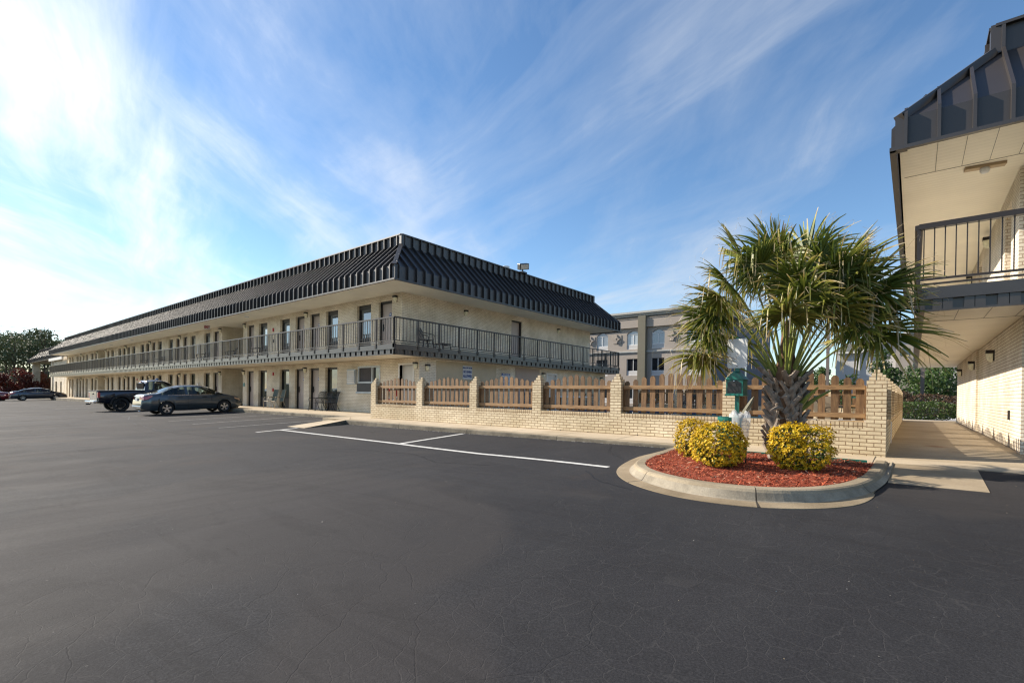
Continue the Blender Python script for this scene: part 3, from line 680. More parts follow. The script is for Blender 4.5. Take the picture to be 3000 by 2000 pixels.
# slabs and soffits (stepped into the stair recesses)
XB,YBAL=-15.22,11.60
mb=MB(); mb.box(XL,XB-.12,YBAL+.12,YB+.8,1.50,1.855); mb.build('balcony_floor',M['soffit'],mot)
mb=MB(); mb.box(XL+.02,XB-.03,YBAL+.03,YB+.85,4.322,4.40); mb.build('soffit',M['soffit'],mot)
slab_edge('balcony_fascia',XL,XB,YBAL,YB+.86,mot,('F','R','B'))
mansard('roof',XL,XB,YBAL,YB+.86,mot)
railing('railing',(XL,YBAL+.02),(XB-.02,YBAL+.02),mot)
railing('railing',(XB-.02,YBAL+.02),(XB-.02,YB+.8),mot,post=1.11)
railing('railing',(XB-.02,YB+.8),(XB-2,YB+.8),mot)
for k,a_,b_ in U:
    if k=='D': opening_door(mot,a_,b_,YF,ZF,4.07)
    else: opening_window(mot,a_,b_,YF,ZF,4.07,True)
for k,a_,b_ in LO:
    if k=='D': opening_door(mot,a_,b_,YF,-.93,1.25)
    else: opening_window(mot,a_,b_,YF,-.93,1.25,False)
# dark room volumes behind the openings
mb=MB(); mb.box(XL+.7,XE-.3,YF+.30,YF+.33,ZF,4.3); 
for a_,b_ in SP: pass
rooms=MB()
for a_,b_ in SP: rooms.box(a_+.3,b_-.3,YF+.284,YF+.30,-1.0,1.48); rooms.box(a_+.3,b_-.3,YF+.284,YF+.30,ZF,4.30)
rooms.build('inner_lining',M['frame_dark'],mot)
# sliding window with AC unit, louvre, white side door at the near corner
mb=MB(); y=YF-.015
mb.box(-20.19,-20.11,y,YF+.1,.44,1.23); mb.box(-18.53,-18.45,y,YF+.1,.44,1.23); mb.box(-20.11,-18.53,y,YF+.1,1.15,1.23); mb.box(-20.11,-18.53,y,YF+.1,.44,.52); mb.box(-19.10,-19.03,y,YF+.1,.52,1.15)
wn=mb.build('window',simple('grey_alu',(.42,.45,.47),.4,.2),mot)
MB().box(-20.11,-19.10,YF+.05,YF+.06,.52,1.15).build('pane',simple('insect_screen',(.075,.07,.075),.8,var=.1),wn); MB().box(-19.03,-18.53,YF+.08,YF+.09,.52,1.15).build('pane',M['pane_dark'],wn)
mb=MB(); mb.box(-20.22,-19.10,YF-.03,YF+.1,.06,.43)
ac=mb.build('air_conditioner',simple('dark_louvre',(.05,.05,.052),.6),mot); g=MB()
for k in range(7): g.box(-20.18,-19.14,YF-.045,YF-.03,.09+k*.048,.11+k*.048)
g.build('grille',M['spandrel'],ac); MB().box(-20.26,-18.42,YF-.06,YF+.1,-.03,.055).build('window_sill',bpy.data.materials['grey_alu'],mot)
mb=MB(); mb.box(-19.09,-18.45,YF-.01,YF+.1,.055,.44); mb.build('panel',bpy.data.materials['dark_louvre'],mot)
lv=MB(); lv.box(-20.95,-20.26,YF-.10,YF,.40,1.10); lo_=lv.build('vent_louvre',bpy.data.materials['grey_alu'],mot); g=MB()
for k in range(6): g.add([(-20.90,YF-.10,.45+k*.10),(-20.31,YF-.10,.45+k*.10),(-20.31,YF-.14,.53+k*.10),(-20.90,YF-.14,.53+k*.10),(-20.90,YF-.10,.535+k*.10),(-20.31,YF-.10,.535+k*.10)],[(0,1,2,3),(3,2,5,4)])
g.build('slats',M['trim_white'],lo_)
mb=MB(); mb.box(-17.16,-17.08,YF-.03,YF+.2,ZG,1.28); mb.box(-16.2,-16.12,YF-.03,YF+.2,ZG,1.28); mb.box(-17.08,-16.2,YF-.03,YF+.2,1.20,1.28); mb.build('door_frame',M['trim_white'],mot)
MB().box(-17.08,-16.2,YF+.13,YF+.18,ZG,1.2).build('door',M['door_white'],mot)
# lamps between door pairs
for x in (-17.38,-24.9+.0,-32.4,-36.2,-43.8-.2,-51.4,-58.9,-66.5,-70.3,-78.0): wall_lamp(mot,x if x!=-24.9 else -24.9,YF,4.07,(0,-1))
for x in (-15.98,-24.95,-32.5,-36.2,-44.0,-51.4,-58.9,-66.5,-70.3,-78.0): wall_lamp(mot,x,YF,1.17,(0,-1))
for y in (17.15,25.19): wall_lamp(mot,XE,y,3.95,(1,0))
for y in (13.72,22.02,28.5): wall_lamp(mot,XEL,y,1.10,(1,0))
# small alarm boxes
for x,z,m_ in ((-28.65,3.55,'red'),(-28.6,1.02,'red'),(-28.6,.10,'red'),(-55.2,.95,'red'),(-28.6,2.9,'frame_dark')):
    MB().box(x-.06,x+.06,YF-.06,YF,z-.09,z+.09).build('alarm_box',M[m_],mot)
MB().box(-32.62,-32.40,YF-.02,YF,.30,.52).build('recess_sign',M['tealsign'],mot)
# hidden bits of the roof: vents
mb=MB(); mb.lathe([(.11,6.5),(.11,7.15),(.2,7.15),(.2,7.25),(0,7.3)],12,(-18.0,21.4,0)); mb.build('roof_vent',M['trim_white'],mot)
for x in (-30,-41,-53,-60): 
    mb=MB(); mb.lathe([(0,4.29),(.10,4.27),(.13,4.322)],12,(x,12.4,0)); mb.build('ceiling_lamp',M['white_light'],mot)
# fire extinguisher cabinet columns
for x in (-40.0,): 
    for z in (-.1,2.65): MB().box(x-.11,x+.11,YF-.13,YF,z,z+.62).build('extinguisher_cabinet',M['signback'],mot)
# ---- signs
def sign(name,label,x,y,z,w_,h,mat,facing,lines,lm=None,**k):
    """facing 'x' -> faces +x; '-y' -> faces -y"""
    e=empty(name,(x,y,z),label=label,cat='sign',**k)
    rot=(R(90),0,R(90)) if facing=='x' else (R(90),0,0)
    if facing=='x': MB().box(0,.012,-w_/2,w_/2,-h/2,h/2).build('panel',mat,e)
    else: MB().box(-w_/2,w_/2,-.012,0,-h/2,h/2).build('panel',mat,e)
    for (s,sz,dz,sxx,m_) in lines:
        text(s,sz,m_,e,(.014,0,dz) if facing=='x' else (0,-.014,dz),rot,bold=.006*sz/.1,sx=sxx)
    return e
s_=sign('pool_sign','white sign reading SHALLOW WATER NO DIVING ALLOWED on the motel end wall',XEL+.022,16.13,.99,.60,.60,M['signwhite'],'x',[('SHALLOW WATER',.10,.20,.72,M['ink']),('NO DIVING',.155,.02,.66,M['ink']),('ALLOWED',.17,-.17,.70,M['ink'])])
s2=sign('pool_rules_sign','white and blue POOL RULES sign on the brick between two rendered panels',XEL+.012,18.87,.70,.66,.72,M['signwhite'],'x',[])
MB().box(.013,.018,-.33,.33,.26,.36).build('header',M['blue'],s2); text('POOL RULES',.085,M['signwhite'],s2,(.02,0,.31),(R(90),0,R(90)),bold=.004)
for k in range(6): MB().box(.013,.016,-.28,.28,.16-k*.07,.175-k*.07).build('text_line',M['ink'],s2)
ex=sign('exit_sign','red lettered EXIT sign hanging under the upper soffit by the stair recess',-36.1,12.45,4.17,.36,.24,M['signwhite'],'x',[('EXIT',.20,0,.75,M['red'])])
ex.rotation_euler=(0,0,R(-28))
dt=sign('lifeguard_sign','blue on white NO LIFEGUARD ON DUTY sign standing behind the pool',-10.2,27.0,.13,.42,.62,M['signwhite'],'-y',[('NO',.10,.24,.9,M['ink']),('LIFEGUARD',.085,.13,.82,M['ink']),('ON DUTY',.10,.02,.82,M['ink']),('SWIM AT YOUR',.06,-.10,.8,M['ink']),('OWN RISK',.07,-.20,.85,M['ink'])])
MB().box(-.02,.02,0,.03,-1.0,.3).build('post',M['pole'],dt)
# floodlight on the roof edge
fl=empty('roof_floodlight',(-16.45,20.95,6.6),label='black floodlight on the roof edge above the end wall',cat='floodlight')
mb=MB(); mb.box(-.15,.15,-.2,.2,-.06,.03); mb.bar((0,0,0),(0,0,.2),.05); mb.build('bracket',M['blackiron'],fl)
mb=MB(); mb.box(-.13,.13,-.30,.30,-.16,.16); h=mb.build('housing',M['blackiron'],fl,bevel=.02); h.location=(.02,.02,.32); h.rotation_euler=(R(12),R(18),R(-15))
MB().box(.131,.14,-.25,.25,-.12,.12).build('lens',M['lensglass'],h)
# lifebuoy on the wall
lb=MB(); n=28
for k in range(n):
    a0,a1=2*PI*k/n,2*PI*(k+1)/n
    lb.tube([(.30*math.cos(a0),0,.30*math.sin(a0)),(.30*math.cos(a1),0,.30*math.sin(a1))],.06,8,mi=1 if (k//3)%3==0 else 0,caps=False)
o=lb.build('lifebuoy',[M['whitep'],M['red']],loc=(-17.5,YF-.08,-.05),smooth=True); tag(o,label='red and white life ring hung on the brick behind the first picket panel',cat='life ring')

# ------------------------------------------------------------------ left wing with canopy
wing=empty('motel_canopy_wing',(0,0,0),label='far end wing of the motel with a lower set mansard canopy on brick piers',cat='building')
mansard('roof',-118.6,-90,13.19,30,wing); MB().box(-118.5,-90,13.3,30,4.322,4.4).build('soffit',M['soffit'],wing)
MB().box(-100.2,-99.3,13.6,14.5,-1.5,4.32).build('pier',M['brick'],wing); MB().box(-117.6,-116.8,13.6,14.5,-1.5,4.32).build('pier',M['brick'],wing)
facade('wall',[(-94.8,-93.4),(-91.3,-90.2)],-96,XL-.4,YF,.28,-1.5,4.32,1.0,wing,M['brick'])
for a_,b_ in ((-94.8,-93.4),(-91.3,-90.2)): opening_window(wing,a_,b_,YF,-1.4,1.0,False)
mb=MB(); mb.box(-99.2,XL-.3,YF+.4,29,-1.5,4.3); mb.build('core',M['brick'],wing)
MB().box(-97,XL-.9,12.9,13.1,3.9,4.29).build('bridge_beam',M['trim_white'],wing)

# ------------------------------------------------------------------ right building
rb=empty('motel_side_building',(0,0,0),label='near end of a second cream brick motel block at the right edge',cat='building')
XW=1.458; YR=12.30; XR2=16
def lined(mb,segs,x,y0,y1,z0,z1,zt,st=(0,)):
    cur=y0
    for p,q in segs: mb.box(x,x+.3,cur,p,z0,z1); mb.box(x,x+.3,p,q,zt,z1); cur=q
    mb.box(x,x+.3,cur,y1,z0,z1)
mb=MB(); lined(mb,[],XW,YR+.3,19.8,-1.05,1.49,1); lined(mb,[],XW-.045,19.8,28.2,-1.05,1.49,1); mb.box(XW,XR2,YR,YR+.3,-1.05,1.49); mb.box(XW-.045,XR2,27.9,28.2,-1.05,1.49); mb.build('lower_wall',M['brick_white'],rb)
OP=[(13.87,14.75),(19.38,20.25),(23.0,23.9)]
mb=MB(); lined(mb,OP,XW,YR+.9,28.2,1.84,4.32,4.0); mb.box(XW,XR2,YR+.6,YR+.9,1.84,4.32); mb.build('upper_wall',M['brick_white'],rb)
for p,q in OP:
    d=MB().box(XW+.2,XW+.24,p,q,1.86,4.0).build('door',M['door'],rb)
MB().box(XW+.31,XR2,YR+.31,27.8,-1.0,4.3).build('core',M['frame_dark'],rb)
MB().box(.0+.12,XR2+1,10.69+.12,29.5,1.50,1.855).build('balcony_floor',M['soffit'],rb)
sf=MB().box(-.25,XR2+1,10.8,29.6,4.322,4.40).build('soffit',M['soffit'],rb)
g=MB()
for z_ in (1.4985,4.3205): 
    g.box(-.2 if z_>2 else .1,8,12.24,12.25,z_-.004,z_)
    for x in ([.25,.62,.99,1.36,1.73,2.1] if z_>2 else [.55,.95,1.35,1.75]): g.box(x,x+.006,10.85,12.24,z_-.004,z_)
g.build('panel_joint',M['spandrel'],rb)
slab_edge('balcony_fascia',0,XR2+1,10.69,29.5,rb,('F','L'))
mansard('roof',-.28,XR2+2,10.77,29.7,rb)
railing('railing',(.03,10.71),(XR2,10.71),rb,post=3.9,bal=.1335,tr=.085,pw=.05,bw=.016)
railing('railing',(.03,29.4),(.03,10.71),rb,post=1.15,tr=.085)
for y,z in ((16.18,1.08),(20.39,1.08),(25.4,1.08)): wall_lamp(rb,XW-(.045 if y>19.8 else 0),y,z,(-1,0))
for y in (17.4,22.5): wall_lamp(rb,XW,y,4.05,(-1,0))
cl=MB(); cl.box(-.28,.28,-.07,.07,-.05,0); c_=cl.build('ceiling_lamp',simple('wood_bracket',(.45,.33,.20),.6),rb); c_.location=(.95,12.45,4.318); c_.rotation_euler=(0,0,R(8))
MB().lathe([(.06,-.05),(.075,-.09),(.05,-.14),(0,-.155)],14,(0,0,0)).build('bulb',M['whitep'],c_,smooth=True)
mb=MB(); mb.box(XW-.03,XW,13.55,13.62,-.35,-.17); mb.build('outlet_box',M['frame_dark'],rb)
# ------------------------------------------------------------------ pool enclosure
FX=[-15.18,-12.66,-10.24,-7.91,-5.60,-3.04,-.64]; PW=.28; WY=10.57; WT=-.399
enc=empty('pool_wall',(0,0,0),label='low cream brick pool wall with stepped brick piers along the sidewalk',cat='brick wall')
def pier(x,y):
    mb=MB(); mb.box(x,x+PW,y,y+PW,-1.05,.339)
    for i,ins in enumerate((.032,.065,.098)): mb.box(x+ins,x+PW-ins,y+ins,y+PW-ins,.339+.0635*i+.001*0,.339+.0635*(i+1))
    return mb.build('pier',M['brick_wall'],enc)
RY=[10.57+2.34*k for k in range(8)]
for x in FX: pier(x,WY)
for y in RY[1:]: pier(-.64,y)
BX=[-.64-2.42*k for k in range(1,6)]
for x in BX: pier(x,RY[-1])
pier(-15.18,12.75)
def wallrun(x0,x1,y0,y1,ax):
    MB().box(x0,x1,y0,y1,-1.05,WT-.105).build('wall',M['brick_wall'],enc)
    MB().box(x0,x1,y0,y1,WT-.105,WT).build('coping',M['rowlock'],enc)
for a_,b_ in zip(FX[:-1],FX[1:]): wallrun(a_+PW,b_,WY,WY+.24,'x')
for a_,b_ in zip(RY[:-1],RY[1:]): wallrun(-.60,-.36,a_+PW,b_,'y')
bb=[-12.74]+sorted(BX)[0:] +[-.64]
for a_,b_ in zip(sorted(BX)[:-1]+[max(BX)],sorted(BX)[1:]+[-.64]): wallrun(a_+PW,b_,RY[-1]+.04,RY[-1]+.28,'x')
wallrun(-15.18,-14.94,WY+PW,12.75,'y')
for x in (-14.6,-13.6,-12.0,-11.1,-9.4,-8.4,-7.0,-6.2,-4.9,-4.0,-3.2,-1.2): MB().box(x,x+.018,WY-.004,WY,-.93,-.87).build('weep_hole',M['frame_dark'],enc)
MB().box(-.36,-.345,12.9,12.94,-.95,-.45).build('drain_pipe',M['whitep'],enc)
def panel(L,npk,seed):
    """picket panel along +x, origin at left end, z absolute"""
    rg=random.Random(seed); e=empty('picket_panel',(0,0,0))
    for z in (.215,-.285): MB().box(.02,L-.02,-.03,.012,z-.042,z+.042).build('rail',M['woodh'],e,bevel=.004)
    for x in (.0,L-.035): MB().box(x,x+.035,-.028,.06,-.36,.24).build('end_post',M['wood'],e)
    w=.126; gap=(L-.07-npk*w)/(npk-1)
    for i in range(npk):
        t=(i-(npk-1)/2)/((npk-1)/2); top=.53-.165*abs(t)**1.25+rg.uniform(-.012,.012); x=.035+i*(w+gap)+rg.uniform(-.008,.008); ww=w-rg.uniform(0,.012)
        poly=[(x,-.37),(x+ww,-.37),(x+ww,top-.045),(x+ww-.035,top),(x+.035,top),(x,top-.045)]
        mb=MB(); n=len(poly); mb.add([(a,.014,z) for a,z in poly]+[(a,.034,z) for a,z in poly],[tuple(range(n)),tuple(range(2*n-1,n-1,-1))]+[(i_,n+i_,n+(i_+1)%n,(i_+1)%n) for i_ in range(n)])
        o=mb.build('picket',M['wood'],e); o.rotation_euler=(rg.uniform(-.01,.01),0,0)
    return e
nm=['first','second','third','fourth','fifth','sixth']
PY=WY+.12
lens=[b_-a_-PW for a_,b_ in zip(FX[:-1],FX[1:])]
for i,(a_,b_) in enumerate(zip(FX[:-1],FX[1:])):
    p_=panel(b_-a_-PW,11,i); p_.location=(a_+PW,PY,0)
    extra=['at the motel end','below the NO DIVING sign','below the POOL RULES sign','in front of the white side door','left of the green bag dispenser','behind the palm trunk'][i]
    tag(p_,label='brown arched picket panel %s, %s from the motel end'%(extra,nm[i]),cat='fence panel',group='picket panels between the brick piers')
p0=panel(2.34-PW,11,77); p0.location=(-.48,RY[0]+PW,0); p0.rotation_euler=(0,0,R(90))
tag(p0,label='picket panel on the walkway side nearest the corner pier, seen nearly edge on',cat='fence panel',group='picket panels beside the walkway')
for k,y in enumerate(RY[1:-1]):
    dup(p0,loc=(-.48,y+PW,0),label='walkway side picket panel, %s behind the one at the corner pier'%['next','two bays','three bays','four bays','five bays','six bays'][k])
for k,(a_,b_) in enumerate(zip(sorted(BX)[:-1]+[max(BX)],sorted(BX)[1:]+[-.64])):
    if k in (2,): continue
    dup(p0,loc=(a_+PW,RY[-1]+.16,0),rz=0,sc=((b_-a_-PW)/(2.34-PW),1,1),group='picket panels behind the pool',label='picket panel on the far side of the pool, %s from the left'%nm[k])
dk=grid('pool_deck',lin(-15.2,-.62,6)[:-1]+[-.62],[10.8,14,20,27.0],lambda x,y:-.885,M['walk']); 
mb=MB(); mb.box(-9.5,-2.5,13.2,13.35,-.95,-.52); mb.box(-9.5,-9.35,13.35,18,-.95,-.52); mb.box(-2.65,-2.5,13.35,18,-.95,-.52); mb.box(-9.35,-2.65,18,18.15,-.95,-.52)
pe=mb.build('pool_edge',M['bluetile']); tag(pe,label='raised blue tiled pool edge glimpsed above the brick coping',cat='pool edge')
pw=MB().box(-9.34,-2.66,13.36,17.99,-.9,-.56).build('pool_water',M['pool_water']); tag(pw,kind='structure')

# ------------------------------------------------------------------ island
def catmull(P,n=6):
    out=[]
    for i in range(len(P)-1):
        p0,p1,p2,p3=[np.array(P[clamp(j,0,len(P)-1)],float) for j in (i-1,i,i+1,i+2)]
        for k in range(n):
            t=k/n; out.append(tuple(.5*((2*p1)+(-p0+p2)*t+(2*p0-5*p1+4*p2-p3)*t*t+(-p0+3*p1-3*p2+p3)*t**3)))
    out.append(tuple(map(float,P[-1]))); return out
OUT=catmull([(-3.64,9.52),(-3.5,8.5),(-3.38,7.55),(-3.15,6.72),(-2.76,6.15),(-2.25,5.80),(-1.75,5.68),(-1.22,5.78),(-.80,6.13),(-.50,6.75),(-.36,7.5),(-.31,8.3),(-.30,9.82)])
ZT=-.965
J=set()
_o=[]
for i,q in enumerate(OUT):
    _o.append(q)
    if i in (8,25,41,56,66): 
        a,b=Vector(q),Vector(OUT[i+1]); c=a+(b-a).normalized()*.012; J.add(len(_o)-1); _o.append((c.x,c.y))
OUT=_o
def sweep(name,prof,mats):
    mb=MB(); n=len(OUT); vs=[]
    for i,(x,y) in enumerate(OUT):
        a=OUT[max(i-1,0)];b=OUT[min(i+1,n-1)]; d=Vector((b[0]-a[0],b[1]-a[1])).normalized(); nn=Vector((-d.y,d.x))*-1  # outward
        c=Vector((x,y))
        if (c+nn*.1-Vector((-1.9,7.8))).length<(c-nn*.1-Vector((-1.9,7.8))).length: nn=-nn
        fade=min(sm(i/9),sm((63-i)/11))
        for o,z,mode in prof:
            oo=o*(fade if mode=='g' else 1)+(.06*(1-fade) if mode=='g' else 0); q=c+nn*oo
            zz_=z if mode=='t' else gz(q.x,q.y)+z
            vs.append((q.x,q.y,zz_))
    k=len(prof)
    for i in range(n-1):
        for j in range(k-1): mb.add([vs[i*k+j],vs[(i+1)*k+j],vs[(i+1)*k+j+1],vs[i*k+j+1]],[(0,1,2,3)],len(mats[0]) if i in J else mats[1][j])
    o=mb.build(name,mats[0]+[M['joint']],smooth=True); tag(o,kind='structure'); return o
sweep('kerb',[(-.17,ZT-.2,'t'),(-.165,ZT-.012,'t'),(-.15,ZT,'t'),(-.035,ZT,'t'),(-.008,ZT-.012,'t'),(.012,ZT-.04,'t'),(.055,.03,'a'),(.075,.018,'a')],([M['kerb'],M['kerb_stain_shade']],[0,0,0,0,0,1,1]))
sweep('gutter',[(.07,.02,'a'),(.25,.006,'g'),(.27,-.05,'g')],([M['gutter']],[0,0]))
inn=[]
for i,(x,y) in enumerate(OUT):
    c=Vector((x,y)); d=(Vector((-1.9,8.0))-c).normalized(); inn.append((x+d.x*.17,min(y+d.y*.17,9.47)))
def inside(x,y,P=inn):
    r_=False;j=len(P)-1
    for i in range(len(P)):
        if (P[i][1]>y)!=(P[j][1]>y) and x<(P[j][0]-P[i][0])*(y-P[i][1])/(P[j][1]-P[i][1])+P[i][0]: r_=not r_
        j=i
    return r_
def mz(x,y): return -.985+.05*math.exp(-((x+1.9)**2+(y-7.8)**2)/2.0)+.008*math.sin(x*9+y*5)
mb=MB(); cx_,cy_=-1.9,7.9; ring=[1.0,.8,.6,.4,.2]; vs=[];n=len(inn)
for q in ring:
    for x,y in inn: X_=cx_+(x-cx_)*q;Y_=cy_+(y-cy_)*q; vs.append((X_,Y_,mz(X_,Y_)-(.02 if q==1 else 0)))
vs.append((cx_,cy_,mz(cx_,cy_))); fs=[]
for k in range(4):
    for i in range(n): fs.append((k*n+i,k*n+(i+1)%n,(k+1)*n+(i+1)%n,(k+1)*n+i))
for i in range(n): fs.append((4*n+i,4*n+(i+1)%n,5*n))
o=mb.add(vs,fs).build('planting_bed',M['mulch'],smooth=True); tag(o,kind='structure')
C=[]
while len(C)<15000:
    x,y=random.uniform(-3.6,-.3),random.uniform(5.7,9.5)
    if inside(x,y): C.append((x,y,mz(x,y)+random.uniform(0,.018)))
C=np.array(C); n=len(C); a_=RNG.uniform(0,2*PI,n); tl=RNG.normal(0,.28,n); Lh=RNG.uniform(.008,.034,n); Wh=RNG.uniform(.002,.006,n)
d=np.stack([np.cos(a_)*np.cos(tl),np.sin(a_)*np.cos(tl),np.sin(tl)],1)*Lh[:,None]; e=np.stack([-np.sin(a_),np.cos(a_),RNG.normal(0,.3,n)],1)*Wh[:,None]
V=np.stack([C-d-e,C+d-e,C+d+e,C-d+e],1).reshape(-1,3); ti=np.repeat((RNG.random(n)**1.2).clip(0,1),4)
tag(arrmesh('mulch',V,np.arange(4*n).reshape(n,4),M['chip'],tint=ti),kind='stuff',label='shredded red wood mulch filling the kerbed island',cat='mulch')
mb=MB()
for q,(x,y) in enumerate(((-3.0,9.44),(-.62,9.44))): pass
mb.box(-3.3,-.55,9.478,9.492,-1.05,-.945); tag(mb.build('lawn_edging',M['dispgreen']),label='dark green plastic edging strip along the back of the mulch',cat='edging')

# ------------------------------------------------------------------ yellow shrubs
def shrub(x,y,z0,rx,ry,h,n,label,seed):
    """leaf rosettes spread over a rounded block; outer leaves yellow, inner ones green"""
    rg=np.random.default_rng(seed); e=empty('variegated_shrub',(x,y,z0),label=label,cat='shrub',group='clipped yellow shrubs in the island bed')
    K=7; m=n//K; u_=rg.normal(size=(m,3)); u_/=np.linalg.norm(u_,axis=1,keepdims=True); p_=3.1
    rad=(np.abs(u_)**p_).sum(1)**(-1/p_); depth=1-np.abs(rg.normal(0,.11,m)); depth+=np.where(rg.random(m)<.05,rg.uniform(.03,.13,m),0)
    bv=1+.06*np.sin(u_[:,0]*6+seed)+.06*np.sin(u_[:,1]*8+2*seed)+.05*np.sin(u_[:,2]*9+seed)
    hole=(np.sin(u_[:,0]*13+seed*3)*np.sin(u_[:,1]*11+seed)*np.sin(u_[:,2]*12+1)>.42); depth=np.where(hole,depth-.14,depth)
    C=u_*(rad*depth*bv)[:,None]*np.array([rx,ry,h/2])+np.array([0,0,h/2+.04])
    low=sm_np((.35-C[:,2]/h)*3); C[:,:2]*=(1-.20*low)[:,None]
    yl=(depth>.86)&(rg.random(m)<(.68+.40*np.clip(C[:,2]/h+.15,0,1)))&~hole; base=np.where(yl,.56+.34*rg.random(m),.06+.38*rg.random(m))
    up=u_*.8+np.array([0,0,.7])+rg.normal(0,.25,(m,3)); up/=np.linalg.norm(up,axis=1,keepdims=True)
    C=np.repeat(C,K,0); up=np.repeat(up,K,0); base=np.repeat(base,K); N_=len(C)
    d=rg.normal(size=(N_,3)); d-= (d*up).sum(1,keepdims=True)*up*.75; d/=np.linalg.norm(d,axis=1,keepdims=True); d=d+up*.35; d/=np.linalg.norm(d,axis=1,keepdims=True)
    e_=np.cross(d,up)+rg.normal(0,.15,(N_,3)); e_/=np.linalg.norm(e_,axis=1,keepdims=True); s_=rg.uniform(.015,.034,N_)[:,None]
    V=np.stack([C,C+d*s_*.5+e_*s_*.30,C+d*s_,C+d*s_*.5-e_*s_*.30],1).reshape(-1,3); t4=np.clip(base+rg.normal(0,.07,N_),0,1)
    T=np.stack([t4*.8,t4,np.clip(t4+.05,0,1),t4],1).ravel()
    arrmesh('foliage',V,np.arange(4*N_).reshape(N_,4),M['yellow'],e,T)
    st=MB()
    for k in range(14):
        a=k*2.4; q=.35+.5*((k*7)%5)/5; st.tube([(0,0,-.08),(.12*math.cos(a),.12*math.sin(a),.10),(rx*q*math.cos(a),ry*q*math.sin(a),h*(.35+.05*(k%7)))],[.011,.008,.004],5)
    st.build('stem',M['bark'],e); return e
def sm_np(t): t=np.clip(t,0,1); return t*t*(3-2*t)
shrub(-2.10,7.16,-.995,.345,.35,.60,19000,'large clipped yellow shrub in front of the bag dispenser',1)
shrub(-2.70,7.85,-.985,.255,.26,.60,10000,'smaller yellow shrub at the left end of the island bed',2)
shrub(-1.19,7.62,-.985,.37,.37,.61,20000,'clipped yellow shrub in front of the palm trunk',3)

# ------------------------------------------------------------------ palm
PX,PYY=-1.53,8.55
palm=empty('palmetto_palm',(PX,PYY,-1.0),label='short windmill-leaved palm with fan fronds and criss-cross bark in the island bed',cat='palm tree')
tr=MB(); prof=[(.20,0),(.20,.25),(.21,.6),(.21,.95),(.185,1.2),(.17,1.35),(.12,1.6),(.07,1.95),(.02,2.2)]
vs=[];fs=[];nn_=18
for rr,h in prof:
    for k in range(nn_):
        t=2*PI*k/nn_; q=rr*(1+.07*math.sin(5*t+h*9)); vs.append((q*math.cos(t),q*math.sin(t),h))
for i in range(len(prof)-1):
    for k in range(nn_): fs.append((i*nn_+k,i*nn_+(k+1)%nn_,(i+1)*nn_+(k+1)%nn_,(i+1)*nn_+k))
tr.add(vs,fs); tk=tr.build('trunk',M['fibre'],palm,smooth=True)
bt=MB(); rg=random.Random(5)
lv_=0
for row in range(12):
    z=.05+row*.105; base=.215 if z<1.0 else .19
    for k in range(11):
        a=2*PI*(k+.5*(row%2))/11+rg.uniform(-.1,.1); lean=(.75 if (k+row)%2 else -.75)+rg.uniform(-.2,.2); L=rg.uniform(.20,.28); out=rg.uniform(.02,.07)*(2.2 if row>=10 else 1); wd=rg.uniform(.032,.050)
        c=Vector((math.cos(a),math.sin(a),0)); t=Vector((-math.sin(a),math.cos(a),0))
        p_=[]; rows=[]
        for j in range(4):
            q=j/3; cen=c*(base-.015+out*q**1.5)+t*(lean*L*q)+Vector((0,0,z+L*q)); ww=wd*(1.25-.45*q); dr=(t*1.0+Vector((0,0,-lean*.5))).normalized()
            rows.append([cen-dr*ww, cen-dr*ww*.5+c*.022, cen+dr*ww*.5+c*.022, cen+dr*ww, cen+dr*ww*.5-c*.012,cen-dr*ww*.5-c*.012])
        vs=[v for r_ in rows for v in r_]; fs=[(5,4,3,2,1,0),(18,19,20,21,22,23)]
        for j in range(3):
            for m_ in range(6): fs.append((j*6+m_,j*6+(m_+1)%6,(j+1)*6+(m_+1)%6,(j+1)*6+m_))
        bt.add(vs,fs)
bt.build('old_leaf_bases',M['boot'],tk)
vr=Vector((math.cos(yaw),math.sin(yaw),0)); vt=Vector((math.sin(yaw),-math.cos(yaw),0))  # screen right / toward camera
